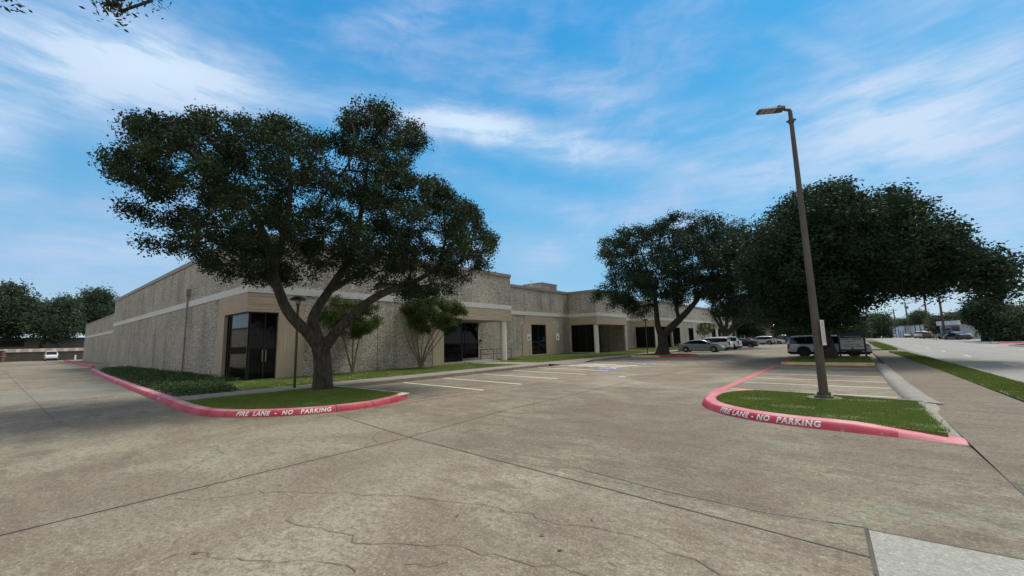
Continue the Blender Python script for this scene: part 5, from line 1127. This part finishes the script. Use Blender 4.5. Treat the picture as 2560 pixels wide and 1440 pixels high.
# ================================================================== VEHICLES
def comps(fs):
    par={}
    def fd(a):
        while par[a]!=a: par[a]=par[par[a]]; a=par[a]
        return a
    for q in fs:
        for i in q: par.setdefault(i,i)
        for i in q[1:]: par[fd(i)]=fd(q[0])
    out_={}
    for q in fs: out_.setdefault(fd(q[0]),[]).append(q)
    return list(out_.values())
def vehicle(name,label,cat,loc,rz,L,W,H,prof,belt,pm,wheels,wr,side,wind,rear,pillars=(),gc=.2,rimm=RIM,lowtrim=False,tails=True,group='vehicles parked in the lot',roofrail=False,roofm=None,detail=True,taper=.30):
    """prof/belt: (x/L from the tail, z/H); side/wind/rear: x/L ranges that are glazed"""
    T=empty(name,loc,rz,label=label,cat=cat,group=group); hx=L/2
    px_=np.array([p[0] for p in prof])*L; pz=np.array([p[1] for p in prof])*H; bx_=np.array([p[0] for p in belt])*L; bz=np.array([p[1] for p in belt])*H
    xs=set(np.round(np.linspace(0,L,64 if detail else 26),3))|set(np.round(px_,3))
    for a in list(side)+list(wind)+list(rear): xs.add(round(a*L,3))
    for p in pillars: xs|={round((p-.008)*L,3),round((p+.008)*L,3)}
    xs=sorted(xs); X=[xs[0]]
    for x in xs[1:]:
        if x-X[-1]>.012: X.append(x)
    rows=10; V=[];top_=[];bel=[]
    wx=[w*L for w in wheels]
    for x in X:
        top=float(np.interp(x,px_,pz)); be=float(np.interp(x,bx_,bz)); e=abs(2*x/L-1); w_=W/2*(1-.13*max(0,(e-.55)/.45)**2.2)
        zb=gc+.06*max(0,(e-.85)/.15)
        for c in wx:
            d=abs(x-c); R_=wr*1.14
            if d<R_: zb=max(zb,wr+math.sqrt(R_*R_-d*d))
        be=min(be,top-.02); zb=min(zb,be-.06); h=top-be; t=(be-zb); up=max(0,h)
        ys=[.93,.985,1.,.995,.955]; zs=[zb,zb+t*.22,zb+t*.5,zb+t*.8,be]
        row=[(w_*a,z) for a,z in zip(ys,zs)]
        k=min(1,h/.35); tm=taper*up
        row+= [(w_*.955-tm*.42-.01,be+h*.45),(w_*.955-tm*.85-.02,be+h*.86),(w_*.955-tm-.09,top-.012*k),(w_*.45,top+.012*k),(0,top+.018*k)]
        V+= [(x-hx,-y,z) for y,z in row]+[(x-hx,y,z) for y,z in row]; top_.append(top); bel.append(be)
    nR=rows; groups_={'pillar':[],'body':[],'window':[],'windscreen':[],'trim':[],'tail_light':[],'headlight':[]}
    def idx(i,s_,r_): return i*2*nR+s_*nR+r_
    for i in range(len(X)-1):
        xm=(X[i]+X[i+1])/2/L; h0,h1=top_[i]-bel[i],top_[i+1]-bel[i+1]
        for s_ in (0,1):
            for r_ in range(nR-1):
                q=(idx(i,s_,r_),idx(i+1,s_,r_),idx(i+1,s_,r_+1),idx(i,s_,r_+1)); q=q if s_==0 else q[::-1]
                key='body'; pil=any(abs(xm-p)<.0085 for p in pillars)
                if r_ in (4,5) and side[0]<xm<side[1] and min(h0,h1)>.09: key='window' if not pil else 'pillar'
                elif r_>=7 and wind[0]<xm<wind[1]: key='windscreen'
                elif r_>=6 and rear and rear[0]<=xm<rear[1]: key='windscreen'
                elif r_==0 and lowtrim: key='trim'
                elif r_ in (2,3) and xm>1-.085 and (r_==3 or detail): key='headlight' if r_==3 else 'body'
                elif r_ in (3,) and xm<.055 and tails: key='tail_light'
                elif r_==2 and xm<.03 and tails and H>1.4: key='tail_light'
                groups_[key].append(q)
    for i,fl in ((0,0),(len(X)-1,1)):
        for r_ in range(nR-1):
            q=(idx(i,0,r_),idx(i,0,r_+1),idx(i,1,r_+1),idx(i,1,r_)); q=q[::-1] if fl else q
            key='body'
            if r_<=1: key='trim'
            elif fl and r_==2: key='trim'
            groups_[key].append(q)
    mt={'pillar':TRIM,'body':pm,'window':CGLASS,'windscreen':CGLASS,'trim':TRIM,'tail_light':TAIL,'headlight':HEADL}
    bod=None
    for k,fs in groups_.items():
        if not fs: continue
        for fs_ in (comps(fs) if k not in ('body','trim') else [fs]):
            us=sorted({i for q in fs_ for i in q}); mp={j:i for i,j in enumerate(us)}
            mk(k,[V[j] for j in us],[tuple(mp[j] for j in q) for q in fs_],mt[k],T,None,True,38)
    b=MB(); b.box(-hx+.12,hx-.12,-W*.40,W*.40,gc*.85,min(bz)*.92); b.build('chassis',TRIM,T)
    if roofm:
        pass
    tw=.235 if W>1.9 else .21
    wp=None
    for c in wx:
        for s_ in (-1,1):
            b=MB(); b.lathe([(wr*.62,-tw/2),(wr*.93,-tw/2),(wr,-tw/2+.03),(wr,tw/2-.03),(wr*.93,tw/2),(wr*.62,tw/2)],(0,0,0),24 if detail else 14,axis='y')
            o=b.build('wheel',TYRE,T,smooth=True,sharp=40); o.location=(c-hx,s_*(W/2-tw/2-.01),wr)
            r_=MB(); yo=s_*tw*.40; r_.lathe([(wr*.64,yo),(wr*.60,yo-s_*.03),(wr*.2,yo-s_*.06),(0,yo-s_*.06)],(0,0,0),20,axis='y',m=1); r_.lathe([(wr*.64,yo+s_*.012),(wr*.57,yo+s_*.012),(wr*.56,yo-s_*.01)],(0,0,0),20,axis='y')
            for k in range(5 if detail else 0):
                a=k*1.2566+.3; ca,sa=math.cos(a),math.sin(a); q=[]
                for rr_,hw in ((wr*.08,.035),(wr*.59,.026)):
                    for sg in (-1,1): q.append((ca*rr_-sa*hw*sg,yo,sa*rr_+ca*hw*sg))
                q=[q[0],q[1],q[3],q[2]]; r_.add(q,[(0,1,2,3)]); r_.add([(x,y+s_*.006,z) for x,y,z in q],[(3,2,1,0)])
            r_.build('rim',[rimm,TRIM],o)
    if detail:
        mx=wind[0]*L-.08-hx+(.12 if wind[0]>.5 else 0); mzz=float(np.interp(wind[1]*L,bx_,bz))+.09
        for s_ in (-1,1):
            b=MB(); xm=(wind[1]*.75+wind[0]*.25)*L-hx-.12; b.box(xm-.07,xm+.06,s_*(W/2+.02)-.09,s_*(W/2+.02)+.09,mzz-.07,mzz+.07); o=b.build('mirror',pm,T)
        for dx in (side[0]*.72+side[1]*.28,side[0]*.3+side[1]*.7):
            for s_ in (-1,1):
                b=MB(); x0=dx*L-hx; z0=float(np.interp(dx*L,bx_,bz))-.11; b.box(x0-.08,x0+.08,s_*W/2*.99-.02,s_*W/2*.99+.02,z0-.015,z0+.015); b.build('door_handle',pm,T)
    if roofrail:
        for s_ in (-1,1):
            b=MB(); xa,xb=(side[0]+.05)*L-hx,wind[0]*L-hx-.1; zt=H+.035; y=s_*W*.34; b.tube([(xa,y,zt-.04),(xa+.1,y,zt),(xb-.1,y,zt),(xb,y,zt-.05)],.018,5); b.build('roof_rail',TRIM,T)
    return T
SEDAN=dict(prof=[(0,.55),(.01,.66),(.05,.72),(.14,.755),(.20,.80),(.30,.93),(.40,.985),(.50,1.),(.58,.975),(.64,.91),(.76,.725),(.85,.68),(.94,.60),(.985,.50),(1,.36)],
 belt=[(0,.66),(.2,.70),(.5,.665),(.76,.645),(1,.52)],wheels=(.19,.81),side=(.17,.73),wind=(.59,.755),rear=(.13,.30),pillars=(.47,.27))
SUV=dict(prof=[(0,.40),(.005,.62),(.03,.70),(.06,.88),(.10,.965),(.25,.99),(.50,1.),(.60,.975),(.66,.90),(.745,.70),(.82,.665),(.93,.61),(.985,.52),(1,.36)],
 belt=[(0,.66),(.3,.62),(.75,.60),(1,.50)],wheels=(.19,.80),side=(.075,.73),wind=(.61,.745),rear=(.02,.09),pillars=(.44,.22))
BIG=dict(prof=[(0,.38),(.004,.60),(.012,.72),(.03,.90),(.05,.965),(.12,.99),(.45,1.),(.62,.99),(.66,.955),(.735,.70),(.78,.665),(.93,.63),(.975,.58),(.993,.46),(1,.34)],
 belt=[(0,.62),(.3,.615),(.73,.61),(1,.52)],wheels=(.21,.80),side=(.035,.735),wind=(.655,.74),rear=(.008,.045),pillars=(.245,.455,))
PICK=dict(prof=[(0,.42),(.004,.60),(.01,.625),(.36,.625),(.365,.66),(.385,.90),(.42,.985),(.55,1.),(.63,.96),(.72,.68),(.78,.645),(.94,.61),(.985,.54),(1,.36)],
 belt=[(0,.60),(.37,.60),(.72,.595),(1,.52)],wheels=(.20,.81),side=(.385,.71),wind=(.63,.715),rear=(.37,.40),pillars=(.53,))
VAN=dict(prof=[(0,.30),(.004,.60),(.02,.95),(.05,.985),(.4,1.),(.70,.985),(.76,.93),(.87,.60),(.93,.545),(.985,.46),(1,.30)],
 belt=[(0,.55),(.5,.54),(.87,.52),(1,.42)],wheels=(.17,.80),side=(.64,.84),wind=(.755,.87),rear=(.0,.035),pillars=(.72,))
LBL=None; WHT=paint('white_car_paint',(.72,.74,.74)); CRM=paint('cream_white_paint',(.66,.66,.58)); SIL=paint('silver_car_paint',(.42,.45,.47),.3,.6,.3); GRY=paint('grey_car_paint',(.23,.26,.28),.3,.6,.4)
NVY=paint('navy_car_paint',(.012,.014,.035)); DGR=paint('dark_grey_paint',(.07,.075,.08)); LBL=paint('light_grey_blue_paint',(.46,.53,.60),.3,.7,.15); REDC=paint('maroon_paint',(.16,.05,.035)); 
vehicle('parked_car','grey sedan with black alloy wheels parked nearest the forked oak, nose to the lane','car',(-13.35,49.9,0),0,4.75,1.75,1.40,pm=GRY,wr=.315,gc=.17,rimm=RIM,**SEDAN)
vehicle('parked_car','cream white estate car parked right behind the grey sedan','car',(-13.45,54.9,0),math.pi,4.5,1.78,1.62,pm=CRM,wr=.33,gc=.22,lowtrim=True,**SUV)
vehicle('parked_car','bright white SUV with red tail light between the cream car and the navy sedan','car',(-13.3,58.9,0),0,4.6,1.8,1.68,pm=WHT,wr=.34,gc=.22,lowtrim=True,**SUV).rotation_euler=(0,0,math.pi)
vehicle('parked_car','dark navy sedan parked nose in by the red kerb tip','car',(-13.0,68.9,0),math.pi,4.7,1.76,1.36,pm=NVY,wr=.315,gc=.17,**SEDAN)
vehicle('parked_car','silver hatchback parked beyond the navy sedan','car',(-13.2,88.9,0),math.pi,4.5,1.8,1.55,pm=SIL,wr=.34,gc=.2,lowtrim=True,**SUV)
vehicle('parked_car','low silver car whose bonnet shows between the hatchback and the pickup','car',(-12.0,91.8,0),0,4.5,1.75,1.25,pm=SIL,wr=.31,gc=.17,**SEDAN)
vehicle('pickup_truck','dark grey pickup truck facing the building at the far end of the row','pickup',(-10.2,94.6,0),math.pi,5.2,1.9,1.72,pm=DGR,wr=.38,gc=.3,**PICK)
vehicle('large_suv','light grey blue full size SUV crossing behind the lease sign and largest oak','SUV',(-1.5,38.9,0),0,4.92,1.85,1.60,pm=LBL,wr=.365,gc=.24,rimm=RIMD,lowtrim=True,roofrail=True,taper=.2,**BIG)
vehicle('parked_van','white van parked in front of the boundary wall at the far left','van',(-137.5,6.1,0),0,4.9,2.0,2.15,pm=WHT,wr=.36,gc=.25,taper=.12,**VAN)
GF='vehicles parked across the road'
for lab,cat,x,y,rz,pm,kind,H in [('small white car at the left end of the warehouse','car',13.2,168,1.2,WHT,SEDAN,1.45),('white SUV in front of the warehouse middle','car',13.8,152,1.3,WHT,SUV,1.75),
   ('pale green white SUV between two utility poles','car',13.9,143.5,1.3,SIL,SUV,1.75),('maroon car nearest the utility pole by the warehouse','car',14.0,136.5,1.25,REDC,SUV,1.6),('white car tucked behind the maroon car','car',17.5,139,1.25,WHT,SEDAN,1.5),
   ('long dark SUV parked left of the shed','car',15.2,121.5,1.95,DGR,BIG,1.75),('black car parked behind the front utility pole','car',15.2,113.5,1.95,NVY,SEDAN,1.4),('pale silver green car before the shed window','car',15.6,115.8,2.1,SIL,SEDAN,1.5)]:
    if 'front utility pole' in lab or 'shed window' in lab: x+=.0
    if kind is BIG or kind is SUV: vehicle('parked_car',lab,cat,(x,y,0),rz,4.6,1.8,H,pm=pm,wr=.34,gc=.22,group=GF,detail=False,**kind)
    else: vehicle('parked_car',lab,cat,(x,y,0),rz,4.5,1.75,H,pm=pm,wr=.31,gc=.18,group=GF,detail=False,**kind)
